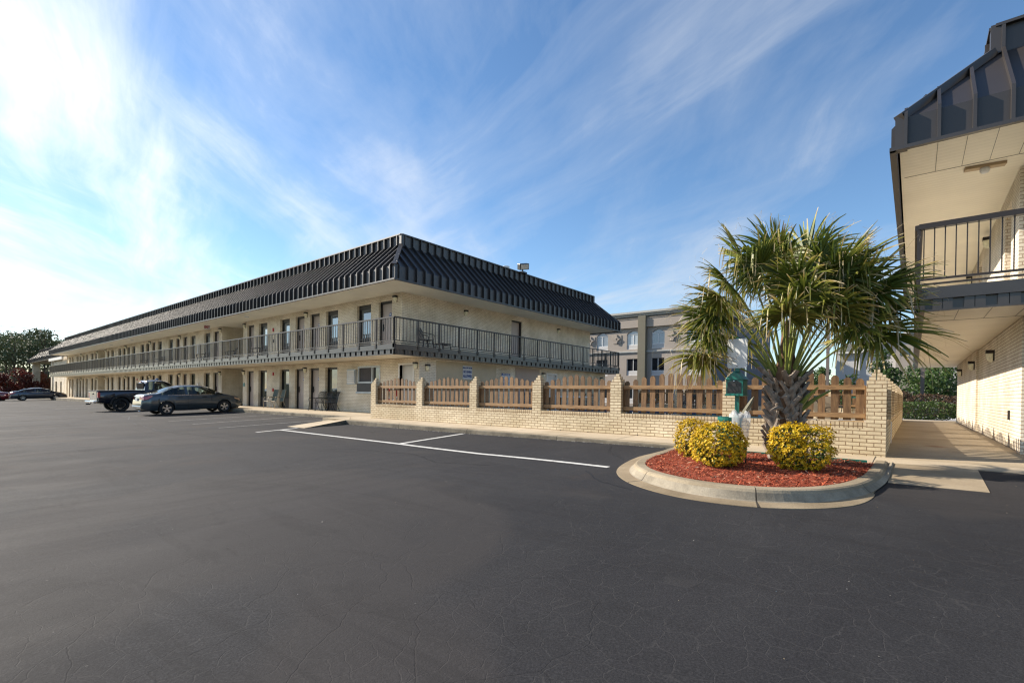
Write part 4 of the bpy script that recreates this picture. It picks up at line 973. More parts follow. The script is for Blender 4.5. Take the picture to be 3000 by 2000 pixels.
def frond(dx,dz,dt,size,seed,dead=0,z0=1.25):
    rg=random.Random(seed); hub=vr*dx+vt*dt+Vector((0,0,z0+dz*1.10+.42)); base=Vector((0,0,z0-.15+.25*min(1,dz/2)))+ (vr*dx+vt*dt)*.08
    mid=(base+hub)/2+Vector((0,0,.10*(hub-base).length))-(vr*dx+vt*dt)*.10
    pts=[]
    for i in range(8):
        t=i/7; pts.append(base*(1-t)**2+mid*2*t*(1-t)+hub*t*t)
    pt=MB(); pt.tube(pts,[.026,.022,.018,.015,.014,.013,.012,.010],6)
    o=pt.build('frond',M['petiole'],palm,smooth=True)
    d=(pts[-1]-pts[-2]).normalized()*.8+(hub-Vector((0,0,z0+.8))).normalized()*.5; d.normalize()
    s=d.cross(Vector((0,0,1)))
    if s.length<.2: s=vr.copy()
    s.normalize(); tw=rg.uniform(-.5,.5); nrm=s.cross(d).normalized(); s=(s*math.cos(tw)+nrm*math.sin(tw)).normalized(); nrm=s.cross(d).normalized()
    V=[];F=[];T=[]; NS=72
    for i in range(NS):
        a=R(-152+304*i/(NS-1))+rg.uniform(-.02,.02); dr=(d*math.cos(a)+s*math.sin(a)-nrm*.22*abs(math.sin(a))+nrm*rg.uniform(-.07,.07)).normalized(); L=size*(1.0-.22*(abs(a)/R(152))**2)*rg.uniform(.88,1.08)
        sd=dr.cross(nrm).normalized(); tilt=(sd*math.cos(.5)+nrm*math.sin(.5)*(1 if i%2 else -1)).normalized()
        droop=rg.uniform(.03,.20)*(1+1.5*dead); curl=rg.uniform(-.10,.10); K=7; b0=len(V)
        brk=rg.random()<.17; bp=rg.uniform(.5,.75); old=rg.random()
        for j in range(K):
            t=j/(K-1); p_=hub+dr*(L*t)+Vector((0,0,-droop*t**3.3*L*1.5))+sd*(curl*t*t*L)
            if brk and t>bp: p_+=Vector((0,0,-1.25*(t-bp)*L))-dr*((t-bp)*L*.75)
            wv_=.0132*size/.7*(.30+1.15*min(1,t/.35)*(1 if t<.45 else max(.03,1-((t-.45)/.55)**1.1)))
            V+= [p_-tilt*wv_,p_+tilt*wv_]; tt=clamp(.18+.25*old+.1*math.sin(i)+ (max(0,t-.55)*1.5*(.4+old)) ,0,1)
            T+= [clamp(tt+dead*.5,0,1)]*2
        for j in range(K-1): F.append((b0+2*j,b0+2*j+1,b0+2*j+3,b0+2*j+2))
        if i%4==0:  # pale curling thread at the tip
            b1=len(V); q=hub+dr*(L*rg.uniform(.55,.95)); dv=Vector((rg.uniform(-1,1),rg.uniform(-1,1),rg.uniform(-.3,1))).normalized()
            for j in range(5):
                t=j/4; pp=q+dr*(.10*t)+dv*(.14*math.sin(t*2.6))+Vector((0,0,-.10*t*t)); V+= [pp-sd*.0022,pp+sd*.0022]; T+=[1,1]
            for j in range(4): F.append((b1+2*j,b1+2*j+1,b1+2*j+3,b1+2*j+2))
    arrmesh('fan_blade',np.array([tuple(v) for v in V]),np.array(F),M['palm'],o,np.array(T)); return o
FR=[(-1.08,.0,-.50,.70),(-.42,.46,.75,.62),(1.24,.34,.15,1.02),(.62,.74,.55,.88),(-.22,.85,.65,.66),(-.92,.98,.05,.68),(-.66,1.34,-.05,.76),(-.12,1.45,-.15,.80),(.38,1.42,-.15,.86),(.86,1.18,0,.88),(.22,.95,.75,.66),
(-.55,.85,-.85,.72),(.50,.78,-.9,.72),(0,1.2,-.75,.72),(1.0,.72,-.5,.9),(-1.0,.6,-.5,.70),(-.86,.66,-.45,.66),(1.0,.85,.45,.9),(.12,.5,.85,.60),(-.30,1.25,.35,.66),(.62,1.2,.35,.70),(.0,1.0,.2,.6),(-.35,.3,-.8,.6),(-.62,1.15,.40,.62),(.30,1.28,.30,.60),(-1.0,.36,-.5,.66),(-.75,.20,-.7,.60),(.62,.34,.62,.62),(-.22,.66,.80,.58),(.45,1.05,.60,.62),(-1.05,.78,.0,.62),(1.22,.62,.25,.72)]
for i,(a,b,c,sz) in enumerate(FR): frond(a,b,c,sz,100+i,dead=.15 if i in (0,1) else (.25 if rg.random()<.15 else 0))
for k,(dx,dz,dt) in enumerate(((-.50,.02,.30),(.50,-.02,.3),(-.40,-.32,.35),(.25,.02,.4))):
    st=MB(); b=Vector((0,0,.85))+vr*dx*.35+vt*dt*.4; e_=Vector((0,0,1.15+dz))+vr*dx+vt*dt
    st.tube([b,(b+e_)/2+Vector((0,0,.02)),e_],[.05,.028,.014],6); st.build('cut_stalk',M['petiole'] if k%2 else M['boot'],palm)

# ------------------------------------------------------------------ pet waste station
WX,WYY=-2.15,8.25
ws=empty('waste_station',(WX,WYY,-1.0),R(-6),label='green pet waste station with blank white plate, bag box and bin behind the shrubs',cat='waste station')
MB().box(-.03,.03,-.02,.02,-.1,1.95).build('post',M['dispgreen'],ws)
# plate, rounded corners, seen from behind
pl=[];rr=.03
for cx,cz,a0 in ((.1525-rr,1.925-rr,0),(-.1525+rr,1.925-rr,90),(-.1525+rr,1.468+rr,180),(.1525-rr,1.468+rr,270)):
    for k in range(5): a=R(a0+22.5*k); pl.append((cx+rr*math.cos(a),cz+rr*math.sin(a)))
mb=MB(); n=len(pl); mb.add([(a,-.035,z) for a,z in pl]+[(a,-.032,z) for a,z in pl],[tuple(range(n)),tuple(range(2*n-1,n-1,-1))]+[(i,n+i,n+(i+1)%n,(i+1)%n) for i in range(n)])
pb=mb.build('plate',M['signback'],ws); MB().lathe([(0,-.042),(.006,-.04),(.008,-.036)],10,(0,0,1.50),'Y').build('bolt',M['frame_dark'],pb)
mb=MB(); mb.box(-.128,.128,-.13,.07,1.05,1.29); mb.box(-.142,.142,-.145,.085,1.03,1.06)
mb.add([(-.15,-.15,1.285),(.15,-.15,1.285),(.15,.09,1.285),(-.15,.09,1.285),(0,-.15,1.42),(0,.09,1.42)],[(0,1,4),(2,3,5),(0,4,5,3),(1,2,5,4),(0,3,2,1)])
bx=mb.build('bag_dispenser',M['dispgreen'],ws,bevel=.004)
ar=[(-.105,1.075),(.105,1.075),(.105,1.215)]+[(.105*math.cos(R(a)),1.215+.055*math.sin(R(a))) for a in range(15,180,15)]+[(-.105,1.215)]
mb=MB(); n=len(ar); mb.add([(a,-.135,z) for a,z in ar]+[(a,-.128,z) for a,z in ar],[tuple(range(n)),tuple(range(2*n-1,n-1,-1))]+[(i,n+i,n+(i+1)%n,(i+1)%n) for i in range(n)]); fp=mb.build('faceplate',M['dispblack'],bx)
for z in (1.115,1.20): MB().box(-.085,.085,-.139,-.134,z-.010,z+.010).box(-.03,.03,-.1395,-.134,z-.02,z+.02).build('slot',M['frame_dark'],fp)
MB().lathe([(0,-.147),(.009,-.145),(.011,-.136)],12,(0,0,1.262),'Y').build('lock',M['chrome'],bx)
bn=MB(); bn.lathe([(.165,.18),(.165,.655),(.180,.655),(.180,.70),(.165,.705),(.155,.70),(.155,.64),(.15,.2)],28,(-.03,-.20,0)); bi=bn.build('bin',M['dispgreen'],ws,smooth=False)
# clear liner bag hanging over the rim
rgb=random.Random(3); vs=[];fs=[];nk=24
for j,(h,rad) in enumerate(((.72,.11),(.79,.14),(.74,.17),(.62,.165),(.50,.15),(.40,.13))):
    for k in range(nk):
        a=2*PI*k/nk; q=rad*(.85+.22*rgb.random()); vs.append((.13+q*math.cos(a)*.9,-.24+q*math.sin(a)*.8,h+rgb.uniform(-.03,.03)))
for j in range(5):
    for k in range(nk): fs.append((j*nk+k,j*nk+(k+1)%nk,(j+1)*nk+(k+1)%nk,(j+1)*nk+k))
MB().add(vs,fs).build('liner_bag',M['bag'],bi,smooth=True)
mb=MB(); a=Vector((.12,-.26,.66)); b=Vector((.32,-.28,1.03))
vs=[];fs=[]
for j in range(9):
    t=j/8; c=a.lerp(b,t)+Vector((.03*math.sin(t*2),0,0)); wv_=.035*math.sin(PI*min(1,t*.92+.08))**.7+.002; dd=Vector((.05,0,-.03)).normalized(); vs+=[c-dd*wv_,c+Vector((0,-.012,0)),c+dd*wv_]
for j in range(8): fs+=[(3*j,3*j+1,3*j+4,3*j+3),(3*j+1,3*j+2,3*j+5,3*j+4)]
dl=mb.add(vs,fs).build('palm_stub',M['leafdry'],loc=(0,0,0)); dl.matrix_world=Matrix.Translation((WX,WYY,-1.0))@Matrix.Rotation(R(-6),4,'Z'); tag(dl,label='dry brown leaf stub sticking out of the clear bin bag',cat='dry leaf')
mb=MB(); mb.tube([(0,0,0),(0,0,.32)],.011,8); o=mb.build('irrigation_stake',M['blackiron'],loc=(-1.86,7.62,-1.0)); tag(o,label='thin black stake in the mulch between the two large shrubs',cat='stake')
# ------------------------------------------------------------------ vehicles
def interp(keys,x):
    if x<=keys[0][0]: return keys[0][1]
    for (a,b),(c,d) in zip(keys[:-1],keys[1:]):
        if x<=c:
            t=(x-a)/(c-a); t=t*t*(3-2*t)*.5+t*.5; return b+(d-b)*t
    return keys[-1][1]
def wheel(parent,x,y,r,w,side,rim,spokes=5,rimr=.66,hub=None):
    e=MB(); hw=w/2
    e.lathe([(r*.66,-hw),(r*.93,-hw),(r,-hw*.7),(r,hw*.7),(r*.93,hw),(r*.66,hw),(r*.64,hw*.8),(r*.64,-hw*.8),(r*.66,-hw)],28,(0,0,0),'Y')
    o=e.build('wheel',M['tyre'],parent,loc=(x,y,r),smooth=False)
    q=MB(); s=side
    q.lathe([(r*rimr,hw*.82*s),(r*rimr*.94,hw*.95*s),(r*rimr*.88,hw*.7*s),(r*rimr*.88,-hw*.2*s)],28,(0,0,0),'Y')
    q.lathe([(0,hw*.80*s),(r*.14,hw*.80*s),(r*.16,hw*.5*s)],14,(0,0,0),'Y')
    for k in range(spokes):
        a=2*PI*k/spokes+.3
        for da in ((-.10,.10) if spokes==5 else (0,)):
            c,sn=math.cos(a),math.sin(a); c2,s2_=math.cos(a+da*1.6),math.sin(a+da*1.6)
            q.bar((c*r*.10,hw*.72*s,sn*r*.10),(c2*r*rimr*.92,hw*.74*s,s2_*r*rimr*.92),r*.11,hw*.30,up=(0,1,0))
    q.build('rim',rim,o,smooth=False)
    MB().lathe([(0,-hw*.1*s),(r*rimr*.86,-hw*.1*s)],24,(0,0,0),'Y').build('brake_disc',M['trimblack'],o)
    return o
def car(name,L,W,top,belt,wheels,r,paint,win,ws_,rw_,parts,zb=.24,pillars=(),wroof=.70,rim=None,spokes=5,rimr=.66,lower=None,dx=.06,taper=((-1,.80),(-.86,.97),(-.5,1),(.45,1),(.80,.95),(1,.70))):
    root=empty(name,(0,0,0)); hl=L/2
    xs=set([round(-hl+i*dx,3) for i in range(int(L/dx)+1)]+[hl,-hl])
    for wx in wheels:
        for k in range(-10,11): xs.add(round(wx+(r+.055)*math.sin(k*PI/20),3))
    xs=sorted(xs); rows=[];RA=r+.055
    for x in xs:
        zt=interp(top,x); zbel=min(interp(belt,x),zt-.012); w=W/2*interp([(a*hl,b) for a,b in taper],x)
        h=clamp((zt-zbel)/.42,0,1); wr=w*(.93-(.93-wroof/.93*.93)*h*1.0)
        wr=w*(.90*(1-h)+wroof*h)
        zlo=zb+.10*clamp((abs(x)-hl*.86)/(hl*.14),0,1)
        mid=zlo+(zbel-zlo)*.45
        base=[(w*.90,zlo),(w*.975,zlo+.10),(w,mid),(w*.985,zbel-.10),(w*.93,zbel)]
        arch=0
        for wx in wheels:
            if abs(x-wx)<RA: arch=max(arch,r+math.sqrt(RA**2-(x-wx)**2))
        base=[(yy,max(z,min(arch,zbel-.11)) if i<3 else z) for i,(yy,z) in enumerate(base)]
        zr=zt-.055*h-.01
        rows.append(base+[(wr,zr),(wr*.84,zt-.004),(wr*.45,zt+.018*h+.004),(0,zt+.025*h+.006)])
    K=9; groups={}
    def face(key,vs): groups.setdefault(key,[]).append(vs)
    for i in range(len(xs)-1):
        xm=(xs[i]+xs[i+1])/2
        for j in range(K-1):
            ztm=interp(top,xm); zbm=interp(belt,xm); key='body'
            if j==4 and ztm-zbm>.09 and win[0]<xm<win[1] and not any(a<xm<b for a,b in pillars):
                key='win%d'%sum(1 for a,b in pillars if xm>b)
            if j>=5 and ws_[0]<xm<ws_[1]: key='ws'
            if j>=5 and rw_ and rw_[0]<xm<rw_[1]: key='rw'
            if lower and j<=1 and lower(xm): key='low'
            a,b=rows[i],rows[i+1]
            for sg in (1,-1):
                q=[(xs[i],sg*a[j][0],a[j][1]),(xs[i+1],sg*b[j][0],b[j][1]),(xs[i+1],sg*b[j+1][0],b[j+1][1]),(xs[i],sg*a[j+1][0],a[j+1][1])]
                if sg<0: q=q[::-1]
                face(key+('L' if sg>0 else 'R') if key.startswith('win') else key,q)
    for idx,rv in ((0,1),(-1,0)):
        a=rows[idx]; poly=[(xs[idx],y,z) for y,z in a]+[(xs[idx],-y,z) for y,z in a[::-1][1:]]
        face('body',poly if rv else poly[::-1])
    body=None
    def mk(key,name_,mat,par):
        mb=MB()
        for q in groups[key]: mb.add(q,[tuple(range(len(q)))])
        o=mb.build(name_,mat,par,smooth=True)
        bm=bmesh.new(); bm.from_mesh(o.data); bmesh.ops.remove_doubles(bm,verts=bm.verts,dist=.0015); bmesh.ops.recalc_face_normals(bm,faces=bm.faces); bm.to_mesh(o.data); bm.free(); o.data.polygons.foreach_set('use_smooth',[True]*len(o.data.polygons))
        try: o.data.set_sharp_from_angle(angle=R(38))
        except Exception: pass
        return o
    body=mk('body','body',paint,root)
    for k in groups:
        if k.startswith('win'): mk(k,'side_window',M['carglass'],root)
        elif k=='ws': mk(k,'windshield',M['carglass'],root)
        elif k=='rw': mk(k,'rear_window',M['carglass'],root)
        elif k=='low': mk(k,'lower_trim',M['trimblack'],root)
    ub=MB(); ub.box(-hl*.90,hl*.90,-W*.36,W*.36,zb-.02,.50); ub.build('underbody',M['trimblack'],root)
    for wx in wheels:
        for sg in (1,-1): wheel(root,wx,sg*(W/2-.115),r,.21,sg,rim or M['silver'],spokes,rimr)
    parts(root,body,hl,W,interp); return root
def seats(root,xs,w=.5):
    mb=MB()
    for x in xs:
        for y in (-.37,.37):
            mb.box(x-.22,x+.25,y-.24,y+.24,.45,.62); mb.box(x-.32,x-.20,y-.23,y+.23,.5,1.08); mb.box(x-.30,x-.22,y-.12,y+.12,1.08,1.22)
    return mb.build('seats',M['cloth'],root,bevel=.03)
TOP=[(-2.43,.62),(-2.38,.94),(-2.25,1.03),(-1.78,1.075),(-1.62,1.11),(-1.02,1.37),(-.65,1.435),(-.1,1.455),(.35,1.43),(.62,1.375),(1.28,1.045),(1.42,.995),(1.9,.91),(2.2,.80),(2.36,.68),(2.43,.52)]
BELT=[(-2.43,.9),(-1.9,1.0),(-1.3,1.0),(.9,.955),(1.5,.93),(2.43,.8)]
def sedan_parts(root,body,hl,W,ip):
    for sg in (1,-1):
        # tail lights wrap the corner
        mb=MB(); y=W/2*.86*sg
        mb.add([(-2.425,y*.62,.93),(-2.34,y*1.03,.93),(-2.0,y*1.155,.985),(-2.0,y*1.16,.93),(-2.18,y*1.13,.80),(-2.36,y*1.06,.77),(-2.435,y*.62,.79),(-2.40,y*.62,.93)],[(0,1,5,6),(1,2,3,4,5)])
        mb.build('tail_light',M['red_light'],root)
        mb=MB(); mb.add([(2.36,y*.62,.70),(2.20,y*1.0,.735),(1.88,y*1.135,.80),(1.90,y*1.15,.735),(2.22,y*1.04,.62),(2.40,y*.62,.60)],[(0,1,4,5),(1,2,3,4)])
        mb.build('headlight',M['amber'],root)
        mm=MB(); mm.box(.88,1.06,sg*W*.485,sg*(W*.485+.19),.96,1.09); mm.build('mirror',M['trimblack'],root,bevel=.03)
        for x in (-.85,.28):
            MB().box(x-.02,x+.20,sg*(W/2-.005),sg*(W/2+.022),.845,.875).build('door_handle',M['trimblack'],root)
        g=MB()
        for x in (-.42,.72): g.box(x,x+.008,sg*(W/2*.97),sg*(W/2+.003),.30,.93)
        g.box(-1.0,1.05,sg*(W/2*.97),sg*(W/2+.008),.47,.49); g.build('trim_strip',M['trimblack'],root)
        MB().box(-1.32,1.05,sg*(W*.93/2-.004),sg*(W*.93/2+.008),1.0-.03,1.0-.016).build('chrome_strip',M['chrome'],root)
    MB().box(-2.447,-2.435,-.16,.16,.72,.86).build('number_plate',M['plate'],root)
    mb=MB(); mb.box(-2.46,-2.25,-.72,.72,.36,.50); mb.build('rear_bumper',body.data.materials[0],root,bevel=.04)
    MB().box(2.3,2.45,-.62,.62,.30,.42).build('grille',M['trimblack'],root)
    seats(root,(-.85,.30)); 
    st=MB(); st.lathe([(.17,.0),(.185,.015),(.17,.03)],18,(.72,.37,.95),'X'); st.box(.85,1.2,-.6,.6,.75,.92); st.build('dashboard',M['trimblack'],root)
    mb=MB(); mb.tube([(-2.2,-.5,.25),(-2.5,-.5,.24)],.035,10); mb.build('exhaust',M['chrome'],root)
def place(o,x,y,ang,**k):
    o.rotation_euler=(math.atan(-.0)+0,R(-1.9),R(90-ang)); o.location=(x,y,gz(x,y)); tag(o,**k); return o
def fromwheel(px_,py_,ang,wx,wy):
    """centre from near rear wheel contact; heading (sin ang, cos ang)"""
    h=Vector((math.sin(R(ang)),math.cos(R(ang)))); l=Vector((-h.y,h.x)); c=Vector((px_,py_))-h*wx-l*wy; return c.x,c.y
s1=car('parked_sedan',4.86,1.82,TOP,BELT,(-1.38,1.36),.325,M['car_grey'],(-1.62,1.30),(.64,1.30),(-1.66,-.98),sedan_parts,pillars=((-.50,-.38),),lower=lambda x:False)
x_,y_=fromwheel(-28.05,7.95,-1,-1.38*.94,-.80*.94); s1.scale=(.94,.94,.98)
place(s1,x_,y_,-1,label='slate blue-grey sedan parked nose to the kerb, nearest of the parked cars',cat='car')
s2c=car('parked_sedan',4.82,1.83,[(-2.41,.60),(-2.36,.98),(-2.2,1.07),(-1.85,1.12),(-1.1,1.36),(-.4,1.46),(.1,1.465),(.7,1.34),(1.35,1.02),(1.55,.97),(2.1,.84),(2.35,.66),(2.41,.5)],BELT,(-1.42,1.38),.33,M['car_navy'],(-1.75,1.35),(.72,1.36),(-1.9,-.9),sedan_parts,pillars=((-.45,-.33),))
x_,y_=fromwheel(-79.2,8.4,0,-1.42,-.80); place(s2c,x_,y_,0,label='dark blue-grey sedan parked at the far end of the motel',cat='car')
rc=car('parked_sedan',4.5,1.78,[(x*.93,z) for x,z in TOP],[(x*.93,z) for x,z in BELT],(-1.3,1.26),.31,M['car_red'],(-1.5,1.2),(.60,1.21),(-1.54,-.9),lambda root,b,hl,W,ip:[MB().add([(2.18,s*.52,.70),(2.04,s*.84,.735),(1.74,s*.90,.80),(1.76,s*.915,.735),(2.06,s*.86,.62),(2.24,s*.52,.60)],[(0,1,4,5),(1,2,3,4)]).build('headlight',M['signback'],root) for s in (1,-1)],pillars=((-.48,-.36),))
tag(rc,label='dark red car parked behind the far sedan, its nose to the left',cat='car'); rc.location=(-83.2,5.6,gz(-83.2,5.6)); rc.rotation_euler=(0,0,R(250))
SUVT=[(-2.3,.7),(-2.28,1.2),(-2.2,1.55),(-2.0,1.72),(-1,1.78),(.2,1.76),(.6,1.66),(1.15,1.15),(1.3,1.10),(2.0,1.02),(2.25,.85),(2.3,.6)]
sv=car('parked_suv',4.6,1.86,SUVT,[(-2.3,1.1),(1.2,1.05),(2.3,.9)],(-1.35,1.35),.36,M['car_dark'],(-2.0,1.15),(.62,1.18),(-2.28,-2.1),lambda root,b,hl,W,ip:[MB().box(-2.32,-2.27,s*.62,s*.86,.95,1.35).build('tail_light',M['red_light'],root) for s in (1,-1)],pillars=((-1.2,-1.1),(-.2,-.1)))
tag(sv,label='dark SUV cut off by the left edge of the photo',cat='car'); sv.location=(-90.5,5.0,gz(-90,5)); sv.rotation_euler=(0,0,R(82))
# ---- pickup
TT=[(-.42,1.20),(-.40,1.55),(-.30,1.74),(.1,1.78),(.55,1.76),(.78,1.68),(1.32,1.27),(1.45,1.22),(2.2,1.16),(2.5,1.05),(2.62,.8)]
def truck():
    root=car('pickup_truck',5.24,1.86,[(-2.62,1.18),(-.44,1.19)]+TT[0:],[(-2.62,1.16),(-.45,1.17),(-.2,1.20),(1.3,1.16),(2.62,1.0)],(-1.62,1.62),.40,M['car_black'],(-.30,1.30),(.80,1.34),None,lambda *a:None,zb=.46,rim=M['blackwheel'],spokes=6,rimr=.60,wroof=.74,taper=((-1,.97),(-.9,1),(.7,1),(1,.80)))
    for sg in (1,-1):
        mb=MB(); mb.box(-2.66,-2.55,sg*.72,sg*.92,.80,1.12); mb.build('tail_light',M['red_light'],root,bevel=.02)
        MB().box(2.50,2.64,sg*.55,sg*.80,.80,.98).build('headlight',M['signback'],root,bevel=.02)
        MB().box(.80,.98,sg*.92,sg*1.14,1.16,1.40).build('mirror',M['trimblack'],root,bevel=.03)
        MB().box(-.10,.12,sg*.925,sg*.95,1.02,1.06).build('door_handle',M['trimblack'],root)
        for wx in (-1.62,1.62):
            mb=MB()  # flared arch
            for k in range(12):
                a0,a1=PI*k/12,PI*(k+1)/12
                mb.bar((wx+.49*math.cos(a0),sg*.93,.40+.49*math.sin(a0)),(wx+.49*math.cos(a1),sg*.93,.40+.49*math.sin(a1)),.09,.06,up=(0,1,0))
            mb.build('arch_flare',M['trimblack'],root)
    tg=MB().box(-2.67,-2.62,-.70,.70,.62,1.17).build('tailgate',M['tailgate'],root,bevel=.015); MB().box(-2.685,-2.668,-.15,.15,.98,1.06).build('handle',M['trimblack'],tg)
    MB().box(-2.70,-.46,-.93,.93,1.165,1.205).build('bed_rail',M['trimblack'],root,bevel=.01)
    mb=MB(); mb.box(-2.86,-2.70,-.90,.90,.50,.64); b=mb.build('rear_bumper',M['chrome'],root,bevel=.03); MB().box(-3.0,-2.80,-.04,.04,.42,.50).build('tow_hitch',M['trimblack'],b)
    mb=MB(); mb.box(-.455,-.425,-.62,.62,1.24,1.62); mb.build('rear_window',M['matteblack'],root)
    mb=MB(); mb.box(-.45,-.38,-.16,.16,1.66,1.72); mb.build('brake_light',M['red_light'],root)
    seats(root,(.35,)); return root
M['tailgate']=carpaint('sunlit_tailgate',(.26,.27,.28),.6,.25)  # sun glare on the black truck's tailgate, put into a pale base colour
tk_=truck(); x_,y_=fromwheel(-35.2,7.75,-2,-1.62,-.82)
place(tk_,x_,y_,-2,label='black pickup truck with tailgate coloured as sunlit, parked beyond the blue-grey sedan',cat='pickup truck')

# ------------------------------------------------------------------ chairs
def sling_chair():
    e=empty('sling_chair',(0,0,0)); w=.27
    for s in (-1,1):
        f=MB(); f.tube([(s*w,-.30,0),(s*w,-.29,.40),(s*w,-.27,.60),(s*w,-.20,.655),(s*w,.05,.655),(s*w,.17,.62)],.013,8); f.build('front_leg',M['champagne'],e,smooth=True)
        f=MB(); f.tube([(s*w,.34,0),(s*w,.22,.25),(s*w,.15,.42),(s*w,.20,.66),(s*w,.30,1.06)],.013,8); f.build('rear_leg',M['champagne'],e,smooth=True)
    f=MB(); f.tube([(-w,-.28,.42),(w,-.28,.42)],.012,8); f.tube([(-w,.17,.40),(w,.17,.40)],.012,8); f.tube([(-w,-.28,.42),(-w,.17,.40)],.012,8); f.tube([(w,-.28,.42),(w,.17,.40)],.012,8); f.build('seat_frame',M['champagne'],e)
    MB().add([(-w,-.27,.425),(w,-.27,.425),(w,.0,.41),(-w,.0,.41),(w,.15,.42),(-w,.15,.42)],[(0,1,2,3),(3,2,4,5)]).build('seat',M['sling'],e)
    b=MB(); vs=[]
    for y,z in ((.155,.40),(.18,.56),(.22,.76),(.30,1.06)):
        for t in (-1,0,1): vs.append((t*w,y+(0 if t else .03),z))
    b.add(vs,[(3*j+k,3*j+k+1,3*j+k+4,3*j+k+3) for j in range(3) for k in range(2)]); b.build('backrest',M['sling'],e); return e
def iron_chair():
    e=empty('patio_chair',(0,0,0)); w=.27
    for s in (-1,1):
        f=MB(); f.tube([(s*w,-.30,0),(s*w*.96,-.24,.42)],.014,8); f.build('front_leg',M['blackiron'],e)
        f=MB(); f.tube([(s*w,.36,0),(s*w*.96,.22,.30),(s*w*.96,.18,.42)],.014,8); f.build('rear_leg',M['blackiron'],e)
        f=MB(); f.tube([(s*w,-.24,.42),(s*w*1.08,-.27,.60),(s*w*1.12,-.22,.66),(s*w*1.1,.0,.66),(s*w,.22,.64)],.013,8); f.build('armrest',M['blackiron'],e)
    g=MB()
    for k in range(8): t=-w+k*2*w/7; g.box(t-.012,t+.012,-.25,.20,.42,.432)
    for k in range(7): t=-.24+k*.07; g.box(-w,w,t-.012,t+.012,.418,.43)
    g.build('seat',M['blackiron'],e)
    g=MB(); P=[(.20,.44),(.23,.60),(.26,.75),(.31,.90),(.36,.97)]
    for k in range(8):
        t=-w+k*2*w/7; g.tube([(t,y+.03*(1-(t/w)**2),z) for y,z in P],.011,5)
    for j in range(8):
        q=j/7*(len(P)-1); i=min(int(q),len(P)-2); y=P[i][0]+(P[i+1][0]-P[i][0])*(q-i); z=P[i][1]+(P[i+1][1]-P[i][1])*(q-i)
        g.tube([(-w,y,z),(0,y+.03,z),(w,y,z)],.011,5)
    g.build('backrest',M['blackiron'],e); return e
a1=sling_chair(); a1.location=(-27.75,12.82,-.945); tag(a1,label='green sling chair with pale frame, the one further from the red alarm box side door',cat='chair',group='green sling chairs on the sidewalk'); a1['label']='left of the two green sling chairs by the ground floor windows'
dup(a1,loc=(-26.95,12.85,-.945),rz=R(-6),label='right of the two green sling chairs by the ground floor windows')
b1=iron_chair(); b1.location=(-22.95,12.85,-.945); b1.rotation_euler=(0,0,R(4)); tag(b1,label='black lattice metal chair standing nearest the taupe door',cat='chair',group='black metal patio chairs on the sidewalk')
dup(b1,loc=(-22.32,12.87,-.945),rz=R(-3),label='middle one of the three black lattice chairs under the curtained window')
dup(b1,loc=(-21.78,12.9,-.945),rz=R(-8),label='black lattice chair at the right end of the row, nearest the white louvre')
PC=[(-13.0,17.2,40),(-11.4,18.5,-60),(-9.9,19.5,150),(-6.7,19.6,200),(-1.9,17.0,120),(-2.3,20.5,30),(-12.2,21.0,10),(-7.6,21.5,80)]
wh=['behind the third picket panel','behind the fourth picket panel beside the white table','in the middle of the deck left of the lifeguard sign','in the middle of the deck right of the lifeguard sign','behind the last front panel near the lounger','further back by the far right wall','near the rendered end wall at the back','near the back wall under the hotel']
for (x,y,a),l in zip(PC,wh): dup(b1,loc=(x,y,-.885),rz=R(a),group='black metal chairs on the pool deck',label='black metal patio chair '+l)
def plastic_chair():
    e=empty('balcony_chair',(0,0,0)); w=.25
    for sx,sy in ((-1,-1),(1,-1),(-1,1),(1,1)):
        MB().bar((sx*(w+.03),sy*.27,0),(sx*w,sy*.20,.42),.045).build('leg',M['darkplastic'],e)
    MB().box(-w,w,-.24,.22,.40,.43).build('seat',M['darkplastic'],e,bevel=.02)
    b=MB()
    for k in range(5): t=-.18+k*.09; b.tube([(t,.21,.43),(t,.27,.65),(t*.9,.33,.86)],.016,5)
    b.tube([(-.26,.20,.42),(-.27,.27,.68),(-.18,.34,.88),(0,.36,.92),(.18,.34,.88),(.27,.27,.68),(.26,.20,.42)],.02,6); b.tube([(-.26,.26,.64),(0,.29,.66),(.26,.26,.64)],.016,5); b.build('backrest',M['darkplastic'],e)
    for s in (-1,1):
        f=MB(); f.tube([(s*.26,-.24,.42),(s*.28,-.26,.62),(s*.28,-.10,.66),(s*.26,.27,.70)],.018,6); f.build('armrest',M['darkplastic'],e)
    return e
c1=plastic_chair(); c1.location=(-16.15,13.95,ZF); c1.rotation_euler=(0,0,R(165)); tag(c1,label='dark slatted plastic armchair at the near corner of the end balcony',cat='chair',group='chairs on the balcony')
for x,l in ((-33.6,'by the first stair recess'),(-38.3,'before the first window left of the stair recess'),(-47.6,'about halfway along'),(-52.0,'further along before the red alarm'),(-30.0,'in front of the first long gap of wall')):
    dup(c1,loc=(x,12.95,ZF),rz=R(random.uniform(-20,20)),label='dark plastic armchair on the long balcony '+l)
t_=empty('side_table',(-16.2,15.0,ZF),label='low dark slatted side table on the end balcony',cat='table')
mb=MB()
for k in range(5): mb.box(-.25+k*.1,-.17+k*.1,-.28,.28,.34,.36)
mb.box(-.26,.26,-.28,-.25,.32,.345); mb.box(-.26,.26,.25,.28,.32,.345); mb.build('tabletop',M['darkplastic'],t_)
for sx in (-1,1):
    for sy in (-1,1): MB().bar((sx*.25,sy*.27,0),(sx*.2,sy*.22,.33),.04).build('leg',M['darkplastic'],t_)
t_=empty('patio_table',(-12.3,19.3,-.885),label='white topped table behind the fourth picket panel',cat='table'); MB().box(-.9,.9,-.5,.5,.80,.86).build('tabletop',M['whitep'],t_,bevel=.01)
